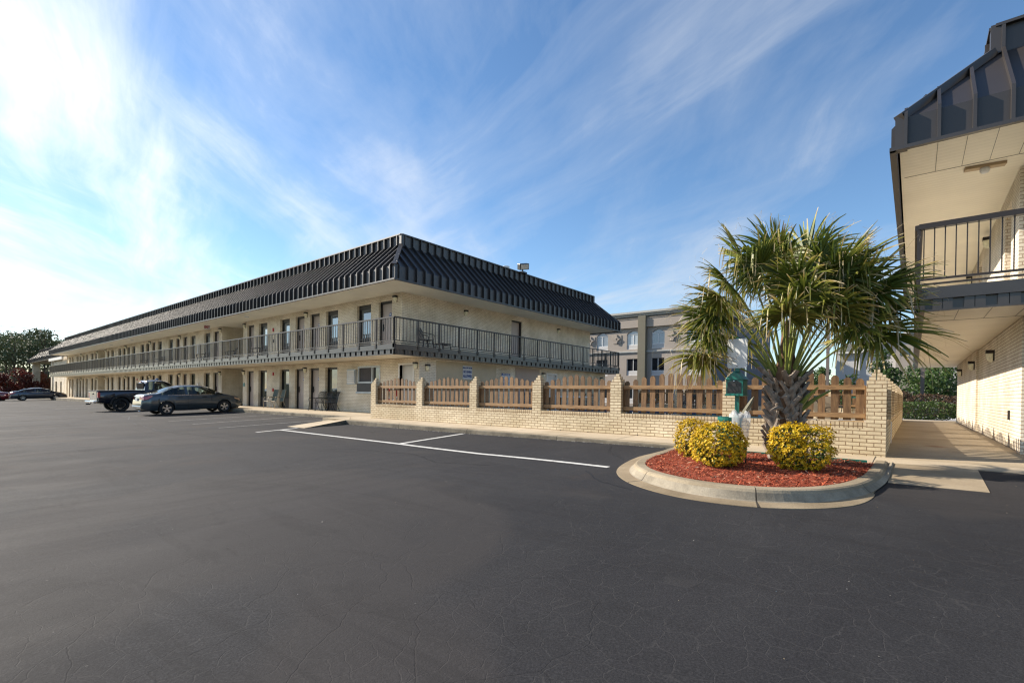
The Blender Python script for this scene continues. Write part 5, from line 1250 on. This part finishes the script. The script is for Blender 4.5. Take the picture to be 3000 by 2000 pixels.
for sx in (-1,1):
    for sy in (-1,1): MB().box(sx*.8-.04,sx*.8+.04,sy*.42-.04,sy*.42+.04,0,.8).build('leg',M['wood'],t_)
um=empty('closed_umbrella',(-4.1,20.0,-.885),label='closed white parasol standing on the pool deck left of the palm trunk',cat='umbrella')
MB().tube([(0,0,0),(0,0,1.9)],.02,8).build('pole',M['whitep'],um); MB().lathe([(0,1.65),(.05,1.6),(.10,1.1),(.17,.45),(.14,.42),(0,.4)],10,(0,0,0)).build('canopy',M['whitep'],um); MB().lathe([(0,.06),(.25,.06),(.25,0)],16,(0,0,0)).build('base',M['blackiron'],um)
lo_=empty('sun_lounger',(-1.75,16.4,-.885),R(30),label='beige sling lounger with raised back beside the corner brick pier',cat='lounger')
MB().box(-.3,.3,-1.0,.3,.30,.34).build('seat',M['champagne'],lo_); MB().bar((0,.3,.33),(0,.85,.95),.6,.04).build('backrest',M['champagne'],lo_)
for sx in (-1,1):
    for y in (-.85,.2): MB().box(sx*.27-.02,sx*.27+.02,y-.02,y+.02,0,.3).build('leg',M['champagne'],lo_)
gt=empty('pool_gate',(-1.9,26.9,-.885),label='teal metal pool gate posts seen through the last picket panel',cat='gate')
for x in (-.35,.35): MB().box(x-.05,x+.05,-.05,.05,0,1.25).build('gate_post',M['dispgreen'],gt)
MB().box(-.3,.3,-.02,.02,.95,1.02).build('rail',M['dispgreen'],gt)

# ------------------------------------------------------------------ person by the pickup
def skinbody(name,V,E,Rr,mat,parent=None,loc=None,rz=0):
    me=bpy.data.meshes.new(name); me.from_pydata(V,E,[]); o=bpy.data.objects.new('tmp',me); COL.objects.link(o)
    o.modifiers.new('s','SKIN')
    me.skin_vertices if False else None
    if not me.skin_vertices: 
        bm=bmesh.new(); bm.from_mesh(me); bm.verts.layers.skin.verify(); bm.to_mesh(me); bm.free()
    for i,rr in enumerate(Rr):
        sv_=me.skin_vertices[0].data[i]; sv_.radius=(rr,rr) if not isinstance(rr,tuple) else rr; sv_.use_root=(i==0)
    sb=o.modifiers.new('u','SUBSURF'); sb.levels=2; sb.render_levels=2
    bpy.context.view_layer.update(); m2=bpy.data.meshes.new_from_object(o.evaluated_get(bpy.context.evaluated_depsgraph_get()))
    bpy.data.objects.remove(o); m2.materials.clear(); m2.materials.append(mat); m2.polygons.foreach_set('use_smooth',[True]*len(m2.polygons))
    q=bpy.data.objects.new(name,m2); COL.objects.link(q)
    if parent: q.parent=parent
    if loc: q.location=loc
    q.rotation_euler=(0,0,rz); return q
V=[(0,0,.95),(0,0,1.12),(0,0,1.30),(0,0,1.44),(0,0,1.52),(0,-.01,1.62),(0,-.01,1.70),
(.17,0,1.41),(.21,.01,1.13),(.22,-.14,.95),(.21,-.22,.92),(-.17,0,1.41),(-.21,.01,1.13),(-.20,-.16,.97),(-.19,-.24,.95),
(.09,0,.88),(.10,-.01,.48),(.10,.02,.08),(.11,-.13,.03),(-.09,0,.88),(-.10,-.01,.48),(-.10,.02,.08),(-.11,-.13,.03)]
E_=[(0,1),(1,2),(2,3),(3,4),(4,5),(5,6),(3,7),(7,8),(8,9),(9,10),(3,11),(11,12),(12,13),(13,14),(0,15),(15,16),(16,17),(17,18),(0,19),(19,20),(20,21),(21,22)]
RR=[(.16,.11),(.15,.10),(.18,.12),(.12,.10),.058,.085,.075,.075,.048,.034,.036,.075,.048,.034,.036,.095,.062,.042,.040,.095,.062,.042,.040]
# five fingers and a thumb on each hand
for hb,(hx,hy,hz) in ((10,(.21,-.22,.92)),(14,(-.19,-.24,.95))):
    for k in range(4):
        i=len(V); ox=(-.03+.02*k); V+= [(hx+ox,hy-.05,hz-.005),(hx+ox,hy-.085-.006*(k in(1,2)),hz-.03)]; E_+= [(hb,i),(i,i+1)]; RR+= [.010,.008]
    i=len(V); sx_=-.045 if hx>0 else .045; V+= [(hx+sx_,hy-.02,hz+.005),(hx+sx_*1.2,hy-.05,hz-.01)]; E_+= [(hb,i),(i,i+1)]; RR+= [.011,.009]
pr=skinbody('person',V,E_,RR,M['skin'])
pr.location=(-40.7,10.95,-1.0); pr.rotation_euler=(0,0,R(-75)); tag(pr,label='person in a dark jacket and blue baseball cap standing beyond the black pickup',cat='person')
skinbody('jacket',[(0,0,.90),(0,0,1.12),(0,0,1.30),(0,0,1.43),(.18,0,1.40),(.215,.01,1.13),(.22,-.12,.97),(-.18,0,1.40),(-.215,.01,1.13),(-.205,-.14,.98)],[(0,1),(1,2),(2,3),(3,4),(4,5),(5,6),(3,7),(7,8),(8,9)],[(.19,.14),(.18,.13),(.21,.15),(.14,.12),.10,.066,.05,.10,.066,.05],M['navycloth'],pr)
skinbody('trousers',[(0,0,.92),(.09,0,.86),(.10,-.01,.48),(.10,.02,.10),(-.09,0,.86),(-.10,-.01,.48),(-.10,.02,.10)],[(0,1),(1,2),(2,3),(0,4),(4,5),(5,6)],[(.18,.13),.115,.085,.07,.115,.085,.07],M['trimblack'],pr)
cp=MB(); cp.lathe([(.105,0),(.108,.05),(.085,.095),(.04,.118),(0,.123)],18,(0,-.01,1.685)); cp.add([(-.075,-.10,1.69),(.075,-.10,1.69),(.06,-.19,1.675),(-.06,-.19,1.675),(-.075,-.10,1.70),(.075,-.10,1.70),(.06,-.19,1.685),(-.06,-.19,1.685)],[(0,3,2,1),(4,5,6,7),(0,1,5,4),(1,2,6,5),(2,3,7,6),(3,0,4,7)]); cp.build('cap',M['bluecap'],pr,smooth=True)
fc=MB(); fc.bar((0,-.085,1.665),(0,-.115,1.625),.022); fc.box(.085,.10,-.02,.02,1.63,1.68); fc.box(-.10,-.085,-.02,.02,1.63,1.68); fc.build('nose_and_ears',M['skin'],pr)
fc=MB()
for s in (-1,1): fc.box(s*.032-.012,s*.032+.012,-.096,-.088,1.655,1.667)
fc.box(-.025,.025,-.098,-.09,1.588,1.594); fc.build('eyes_and_mouth',M['trimblack'],pr)
hr=MB(); hr.lathe([(.10,-.05),(.102,.01)],16,(0,.005,1.68)); hr.build('hair',M['trimblack'],pr)
# ------------------------------------------------------------------ far hotel
ht=empty('hotel_building',(0,0,0),label='three-storey taupe stucco hotel with olive pilasters behind the pool',cat='building')
HX0,HX1,HY=-38.0,-15.9,52.0
wx=[(-36.6,-35.1),(-33.0,-31.5),(-29.44,-27.94),(-25.53,-23.98),(-22.57,-21.08),(-18.65,-17.12)]
lv=[(-1.9,.1,False),(2.38,4.27,False),(5.36,7.45,True)]
mb=MB()
zb_=-1.3
cur=zb_
for z0,z1,ar_ in [(-.75,1.2,False)]+lv[1:]:
    mb.box(HX0,HX1,HY,HY+.3,cur,z0); c=HX0
    for a,b in wx: mb.box(c,a,HY,HY+.3,z0,z1); c=b
    mb.box(c,HX1,HY,HY+.3,z0,z1); cur=z1
mb.box(HX0,HX1,HY,HY+.3,cur,9.1)
# arch spandrels above the top windows
for a,b in wx:
    n=10
    for k in range(n):
        t0,t1=k/n,(k+1)/n; f_=lambda t:7.45-.30*(2*t-1)**2
        zt_=min(f_(t0),f_(t1)); mb.box(a+(b-a)*t0,a+(b-a)*t1,HY+.001,HY+.25,zt_,7.45)
mb.box(HX0,HX1-.3,HY+.5,77.4,zb_,9.05)
mb.build('wall',M['hotel'],ht)
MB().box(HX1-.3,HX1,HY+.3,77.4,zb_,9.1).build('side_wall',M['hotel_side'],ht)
mb=MB()
for a,b in ((HX0,-23.95),(-23.07,-17.0)):
    mb.box(a,b,HY-.28,HY,7.74,8.72); mb.box(a,b,HY-.34,HY,8.72,8.80)
mb.build('parapet_band',M['hotel'],ht)
mb=MB(); mb.box(HX0,HX1+.5,HY-.45,77.7,9.12,9.28); mb.box(HX0,HX1+.6,HY-.62,77.8,9.28,9.5); mb.box(HX0,HX1+.4,HY-.30,77.6,8.98,9.12); mb.build('cornice',M['hotel_cap'],ht)
mb=MB(); mb.box(HX0,-23.95,HY-.10,HY,4.90,5.0); mb.box(HX0,-23.95,HY-.16,HY,5.0,5.14); mb.box(-23.07,-17,HY-.10,HY,4.90,5.0); mb.box(-23.07,-17,HY-.16,HY,5.0,5.14); mb.box(HX1,HX1+.16,HY,77.4,5.0,5.14); mb.build('belt_course',M['hotel_cap'],ht)
for a,b in ((-34.4,-33.5),(-23.95,-23.07),(-17.0,HX1+.02)): MB().box(a,b,HY-.55,HY+.001,zb_,8.97).build('pilaster',M['hotel_pil'],ht)
for z0,z1,ar_ in [(-.75,1.2,False)]+lv[1:]:
    for a,b in wx:
        fr=MB(); m_=(a+b)/2; zp=z0+.5
        fr.box(a,b,HY+.06,HY+.12,z0-.04,z0+.04); fr.box(a,b,HY+.10,HY+.18,zp-.03,zp+.03); fr.box(m_-.03,m_+.03,HY+.10,HY+.18,zp+.03,z1-(.4 if ar_ else .0)); fr.box(a,a+.05,HY+.10,HY+.18,zp,z1); fr.box(b-.05,b,HY+.10,HY+.18,zp,z1)
        if ar_: fr.box(a,b,HY+.10,HY+.18,z1-.44,z1-.38)
        o=fr.build('window',M['white_light'],ht)
        MB().box(a+.05,b-.05,HY+.15,HY+.16,zp+.03,z1).build('pane',M['pane_hotel'] if ar_ else M['pane_dark'],o)
        MB().box(a,b,HY+.08,HY+.14,z0+.04,zp-.03).build('grille',M['white_wall'],o)
for a in (-27.25,-20.6,-31.0+.3):
    mb=MB(); mb.box(a,a+1.05,HY-.06,HY,6.08,7.05)
    c=(a+.525,6.57); P4=[(0,.62),(.14,.22),(.5,0),(.14,-.22),(0,-.62),(-.14,-.22),(-.5,0),(-.14,.22)]
    vs=[(c[0]+x,HY-.06,c[1]+z) for x,z in P4]+[(c[0]+x*.8,HY-.2,c[1]+z*.8) for x,z in P4]+[(c[0]+x*.35,HY-.2,c[1]+z*.3) for x,z in P4]+[(c[0]+x*.3,HY-.1,c[1]+z*.25) for x,z in P4]
    fs=[]
    for L_ in range(3): fs+= [(L_*8+i,L_*8+(i+1)%8,(L_+1)*8+(i+1)%8,(L_+1)*8+i) for i in range(8)]
    fs.append(tuple(24+i for i in range(8))); mb.add(vs,fs).build('diamond_relief',M['hotel'],ht)
for z in (0,2.6,5.6): MB().box(HX1+.001,HX1+.03,64,64.7,z,z+1.7).build('slit_window',M['pane_hotel'],ht)
# pale gabled building
wb=empty('gabled_building',(0,0,0),label='pale grey gabled building with dark shingle roof behind the palm',cat='building')
poly=[(-7.26,-1.5),(9,-1.5),(9,5.6),(2.2,8.7),(-5.0,5.45),(-7.26,5.45)]
mb=MB(); n=len(poly); mb.add([(x,70,z) for x,z in poly]+[(x,90,z) for x,z in poly],[tuple(range(n)),tuple(range(2*n-1,n-1,-1))]+[(i,n+i,n+(i+1)%n,(i+1)%n) for i in range(n)]); mb.build('wall',M['white_wall'],wb)
mb=MB(); mb.add([(-7.5,69.6,5.5),(-5,69.6,5.55),(-4.6,75,7.0),(-6.5,75,7.0)],[(0,1,2,3)]); mb.add([(-5.1,69.55,5.5),(2.2,69.55,8.95),(2.2,90,8.95),(-5.1,90,5.5),(9.4,69.55,5.5),(9.4,90,5.5)],[(0,1,2,3),(1,4,5,2)]); mb.add([(-6.5,75,7.0),(-4.6,75,7.0),(2.2,75,8.95),(2.2,90,8.95),(-6.5,90,7.0)],[(0,1,2,3,4)]); mb.build('roof',M['shingle'],wb)
mb=MB(); mb.bar((-7.5,69.6,5.47),(-5.0,69.6,5.47),.15,.2); mb.bar((-5.0,69.55,5.42),(2.2,69.5,8.85),.12,.25); mb.bar((2.2,69.5,8.85),(9.3,69.5,5.4),.12,.25); mb.box(-5.08,-4.92,69.8,69.99,-1.5,5.4); mb.build('white_trim',M['trim_white'],wb)
mb=MB(); mb.box(-1.6,-.1,69.0,69.99,-1,6.1); mb.build('bay',M['hotel'],wb); MB().box(-1.25,-.45,68.96,69.0,4.9,5.7).build('window',M['pane_dark'],wb)
lb_=empty('low_building',(0,0,0),label='long low grey building seen through the gap beyond the walkway',cat='building'); MB().box(2.0,16,60,70,-1.5,.9).build('wall',M['white_wall'],lb_); MB().add([(1.6,59.5,.85),(16.4,59.5,.85),(16.4,65,2.2),(1.6,65,2.2)],[(0,1,2,3)]).build('roof',M['shingle'],lb_)
# lamp poles
def lamp(x,y,h,label,heads=True,w=.09):
    e=empty('lamp_post',(x,y,-1.1),label=label,cat='lamp post',group='tall lamp posts in the far car park'); MB().box(-w,w,-w,w,0,h).build('pole',M['pole'],e)
    MB().box(-w*2.2,w*2.2,-w*2.2,w*2.2,0,.25).build('base',M['kerb'],e)
    if heads:
        for s in (-1,1):
            q=MB(); q.bar((0,0,h-.1),(s*.55,0,h-.02),.06); q.box(s*.4,s*1.0,-.2,.2,h-.04,h+.06); q.build('lamp_head',M['white_light'],e)
lamp(-4.62,40,9.5,'tall brown lamp post rising behind the crown of the palm')
lamp(.43,42,8.5,'thicker lamp post seen under the soffit beyond the walkway',w=.10)
lamp(1.50,48,9.0,'thinner lamp post to the right of the thicker one under the soffit',w=.07)
lamp(2.3,74,4.2,'distant lamp post with white double heads beyond the walkway',w=.06)
# ---- ground beyond the walkway
grid('gravel_bed',lin(-3,6,6),lin(29.2,35,4),lambda x,y:-.90,M['gravel'])
grid('lawn',[-900,-400,-200,-150,-112],[-400,-60,0,11,60,200,900],lambda x,y:gz(x,y)+.02,M['grass'])

# ------------------------------------------------------------------ vegetation
def cloud(n,clumps,rg,shell=.55):
    w_=np.array([c[3]*c[4]*c[5] for c in clumps])**.8; idx=rg.choice(len(clumps),n,p=w_/w_.sum()); cl=np.array(clumps)[idx]
    d=rg.normal(size=(n,3)); d/=np.linalg.norm(d,axis=1,keepdims=True); rr=(shell+(1-shell)*rg.random(n)**.6)*(1+.13*rg.normal(size=n)); return cl[:,:3]+d*cl[:,3:6]*rr[:,None],idx
def tree(name,x,y,z0,h,w_,mat,label,seed,n=2600,leaf=.30,kind='round',group=None,trunk_r=.18,cat='tree',base=.25,aspect=.6):
    rg=np.random.default_rng(seed); e=empty(name,(x,y,z0),label=label,cat=cat,group=group); cl=[]
    if kind=='pine':
        for k in range(11):
            t=rg.random()**.8; zz_=h*(.50+.47*t); rad=w_*(.15+.42*(1-abs(t-.35))*rg.random()); a=rg.random()*2*PI; s=w_*rg.uniform(.20,.34)
            cl.append((rad*math.cos(a),rad*math.sin(a),zz_,s,s,s*.55))
        cl.append((0,0,h*.93,w_*.26,w_*.26,h*.06))
    elif kind=='cone':
        for k in range(14):
            t=k/13; a=k*2.4; rad=w_*.5*(1-t)**.7*.55; s=w_*(.36*(1-t)**.6+.10); cl.append((rad*math.cos(a),rad*math.sin(a),h*(.12+.82*t),s,s,h*.11))
    else:
        for k in range(13):
            a=rg.random()*2*PI; t=rg.random(); rad=w_*.33*math.sqrt(rg.random()); zz_=h*(base+(.92-base)*t); s=w_*rg.uniform(.18,.30)*(1-.35*t)
            cl.append((rad*math.cos(a)*(1.25-.6*t),rad*math.sin(a)*(1.25-.6*t),zz_,s,s,s*.75))
    C,idx=cloud(n,cl,rg,.45); ct=rg.random(len(cl))
    V,F=leaves(C,leaf,aspect,rg); ti=np.repeat((.25*rg.random(n)+.55*ct[idx]+.2*rg.random(n)).clip(0,1),4)
    arrmesh('crown',V,F,mat,e,ti)
    tb=MB(); top=h*(.9 if kind!='round' else .6); tb.tube([(0,0,-.1),(.03*w_,0,h*.3),(-.02*w_,.02*w_,h*.6),(0,0,top)],[trunk_r,trunk_r*.8,trunk_r*.5,trunk_r*.12],8)
    for c in cl[:9]:
        b=Vector((0,0,min(c[2]*.75,top*.95))); tb.tube([b,(b+Vector(c[:3]))/2+Vector((0,0,.05*h*.2)),Vector(c[:3])],[trunk_r*.32,trunk_r*.2,trunk_r*.07],5)
    tb.build('trunk',M['bark'],e); return e
def rat(px_):
    q=(px_-1500)/1444.1; return (.7753*q-.6316)/(.7753+.6316*q)
pines=[(-8,-126,12.0,6.5),(16,-135,12.8,6.5),(40,-124,12.4,6),(66,-140,13.0,7),(84,-126,11.2,5.5),(108,-132,12.9,6),(128,-126,13.4,6.5),(150,-138,12.6,6),(172,-129,12.0,6),(192,-140,12.6,6),(28,-150,13.5,7),(98,-152,13.5,7),(136,-155,13.6,7),(178,-158,13.8,7),(-30,-134,12.5,7),(222,-165,13.4,7)]
wd_=['at the far left edge','second from the left edge','left of the middle of the left grove','tall one at the middle of the left grove','shorter one right of the grove middle','before the gap left of the roof','tallest, left of the motel roof','just left of the canopy roof','rising over the canopy roof','over the low end of the main roof','further back at the left','further back in the middle','further back near the tallest one','further back over the canopy','cut off by the left edge','small top beyond the main roof ridge']
for i,((p_,X_,h,w_),l) in enumerate(zip(pines,wd_)):
    tree('pine_tree',X_,X_/rat(p_),-1.45,h-.9,w_,M['pine'],'dark pine tree '+l,200+i,n=1300,leaf=.40,kind='pine',group='pine trees beyond the left end of the motel',trunk_r=.22,aspect=.45)
for i,(p_,X_,h,w_,mt,nm_,l) in enumerate([(20,-112,3.6,5.0,'redleaf','red_leaf_tree','small deep red tree behind the parked cars at the left edge'),(74,-113,5.3,5.6,'redleaf','red_leaf_tree','larger deep red tree left of the canopy'),(121,-121,4.2,4.4,'orangeleaf','orange_leaf_tree','rust orange tree directly left of the canopy pier')]):
    tree(nm_,X_,X_/rat(p_),-1.4,h,w_,M[mt],l,300+i,n=3600,leaf=.24,group=None,trunk_r=.12,base=.12)
# understory reading as one mass
rg=np.random.default_rng(9); n=15000; ys=rg.uniform(2,44,n); C=np.stack([-170+rg.normal(0,4,n),ys,-1.4+rg.random(n)**1.6*6.5],1); V,F=leaves(C,.75,.6,rg)
tag(arrmesh('woods',V,F,M['pine'],tint=np.repeat(rg.random(n)*.6,4)),kind='stuff',label='dense dark woodland behind the pine trees',cat='woods')
G='evergreen trees behind the pool'
tree('evergreen_tree',-5.9,47,-1.1,3.9,2.4,M['green'],'narrow dark evergreen immediately right of the palm trunk',401,n=2200,leaf=.16,kind='round',group=G,trunk_r=.1,base=.1)
tree('evergreen_tree',-4.0,44.5,-1.1,3.0,2.7,M['green'],'low round evergreen right of the brown lamp post',402,n=2600,leaf=.15,kind='round',group=G,trunk_r=.1,base=.08)
tree('evergreen_tree',-6.9,56,-1.1,4.3,3.0,M['green'],'evergreen further back between palm and lamp post',403,n=1800,leaf=.2,kind='round',group=G,trunk_r=.1,base=.1)
tree('holly_tree',-1.35,41,-1.1,4.6,3.7,M['green'],'big dark evergreen above the corner brick pier',404,n=5200,leaf=.15,kind='round',group=G,trunk_r=.14,base=.10)
tree('holly_tree',.35,46,-1.1,5.2,4.4,M['green'],'dark evergreen just left of the walkway gap',405,n=4200,leaf=.17,kind='round',group=G,trunk_r=.14,base=.2)
tree('oak_tree',2.0,52,-1.1,6.2,5.2,M['green'],'spreading tree seen under the soffit beyond the hedge',406,n=4200,leaf=.2,kind='round',group=G,trunk_r=.18,base=.42)
tree('oak_tree',5.2,50,-1.1,6.5,4.6,M['green'],'tree at the right of the gap beside the brick wall end',407,n=4200,leaf=.2,kind='round',group=G,trunk_r=.18,base=.45)
def hedge(name,x,y,z0,rx,ry,h,mat,label,seed,n,leaf,p_=3.0,cat='hedge',group=None):
    rg=np.random.default_rng(seed); e=empty(name,(x,y,z0),label=label,cat=cat,group=group); u_=rg.normal(size=(n,3)); u_/=np.linalg.norm(u_,axis=1,keepdims=True)
    rad=(np.abs(u_)**p_).sum(1)**(-1/p_)*(1-np.abs(rg.normal(0,.09,n))); C=u_*rad[:,None]*np.array([rx,ry,h/2])+np.array([0,0,h/2+.03]); C+=rg.normal(0,.02,C.shape)
    V,F=leaves(C,leaf,.6,rg,up=.3); arrmesh('foliage',V,F,M[mat],e,np.repeat(rg.random(n)*.9+.1*(u_[:,2]>0),4)); st=MB()
    for k in range(6): st.tube([(rx*.5*math.cos(k),ry*.4*math.sin(k),-.05),(rx*.6*math.cos(k),ry*.5*math.sin(k),h*.6)],.012,5)
    st.build('stem',M['bark'],e)
hedge('clipped_hedge',.35,30.2,-.92,1.35,.40,.82,'green','glossy green clipped hedge across the end of the walkway, left half',501,5200,.07)
hedge('clipped_hedge',2.35,30.5,-.92,.75,.40,.78,'green','thin legged green hedge at the foot of the round topiary',502,2300,.07)
hedge('round_topiary',2.95,32.0,-.9,.95,.95,1.55,'green','big round clipped green bush beside the brick wall end',503,5200,.08,2.2,'shrub')
for i,(x,y,r_,h,l) in enumerate(((-.7,35.5,.7,1.45,'leftmost'),(.75,36.5,1.15,1.30,'widest'),(2.3,38,1.1,1.25,'darker'),(2.55,34.5,.55,.85,'smallest, foremost'))):
    hedge('bronze_shrub',x,y,-.95,r_,.7,h,'brownleaf','%s of the bronze-leaved shrubs behind the green hedge'%l,510+i,2600,.08,2.5,'shrub','bronze-leaved clipped shrubs')
# climbing leaves in front of the pool back wall
for i,(x,l) in enumerate(((-12.4,'left'),(-9.6,'right'))):
    hedge('flowering_shrub',x,28.2,-.9,.8,.4,1.05,'green','low leafy shrub behind the pool back wall, %s one'%l,530+i,900,.09,2.2,'shrub','shrubs behind the pool back wall')
pl_=MB()
for z in (11.2,12.1): pl_.tube([(-140,-40+i*9,z-.02*(i-4)**2+i*.03) for i in range(12)],.03,5)
tag(pl_.build('power_line',M['trimblack']),label='thin overhead power cables crossing the sky at the left',cat='power line')
for o in list(bpy.data.objects):
    if o.type=='EMPTY': o.empty_display_size=.1

# litter and loose stones on the asphalt
n=500; xx=-RNG.random(n)**1.6*22+2.5; yy=RNG.uniform(1.2,9.3,n); k_=np.array([not inside(a,b,OUT) and not(-15.9<a<-14.8 and b>7.8) and not (-.3<a<.75 and b>7.8) for a,b in zip(xx,yy)]); xx=xx[k_];yy=yy[k_]
C=np.stack([xx,yy,[gz(a,b)+.006 for a,b in zip(xx,yy)]],1); V,F=leaves(C,.011,.7); V[:,2]=np.repeat(C[:,2],4)+(V[:,2]-np.repeat(C[:,2],4))*.35+.001
tag(arrmesh('litter',V,F,M['litter'],tint=np.repeat(RNG.random(len(C)),4)),kind='stuff',label='tiny stones and leaf scraps scattered over the asphalt',cat='litter')

rg=random.Random(21)
mb=MB()
for (x,y,r_) in [(-19.0,8.6,.20),(-21.6,8.2,.26),(-18.8,7.6,.12),(-24.3,8.5,.22),(-32.3,8.3,.25),(-12.0,8.4,.10)]:
    n=14; P_=[]
    for k in range(n):
        a=2*PI*k/n; q=r_*(.7+.5*rg.random()); X_,Y_=x+q*math.cos(a),y+q*.8*math.sin(a); P_.append((X_,Y_,gz(X_,Y_)+.0035))
    mb.add(P_,[tuple(range(n))])
tag(mb.build('oil_stains',M['oil']),kind='structure')
mb=MB()
def seal(pts,w,step=.35,j=.05):
    P_=[]
    for (a,b) in zip(pts[:-1],pts[1:]):
        L=math.hypot(b[0]-a[0],b[1]-a[1]); k=max(1,int(L/step))
        for i in range(k): t=i/k; P_.append(Vector((a[0]+(b[0]-a[0])*t+rg.uniform(-j,j),a[1]+(b[1]-a[1])*t+rg.uniform(-j,j))))
    for a,b in zip(P_[:-1],P_[1:]):
        d=(b-a).normalized(); n_=Vector((-d.y,d.x))*w/2*rg.uniform(.5,1.2); mb.quad(*[(v.x,v.y,gz(v.x,v.y)+.0025) for v in (a-n_,b-n_,b+n_,a+n_)])
seal([(-85,6.3),(-55,6.6),(-38.5,6.95),(-28,6.5),(-24.5,5.6)],.05,1.2,.04)
seal([(-24.5,5.6),(-18,4.9),(-13,5.3)],.02,.3)
seal([(-9.2,5.9),(-7.4,6.1),(-6.2,5.6),(-5.0,5.9)],.012,.15,.03)
seal([(-3.75,7.6),(-4.4,8.3),(-4.9,9.3)],.012,.12,.03)
seal([(-3.7,6.3),(-3.2,5.75),(-2.5,5.45)],.02,.1,.015)
tag(mb.build('crack_seals',M['seal']),kind='structure')
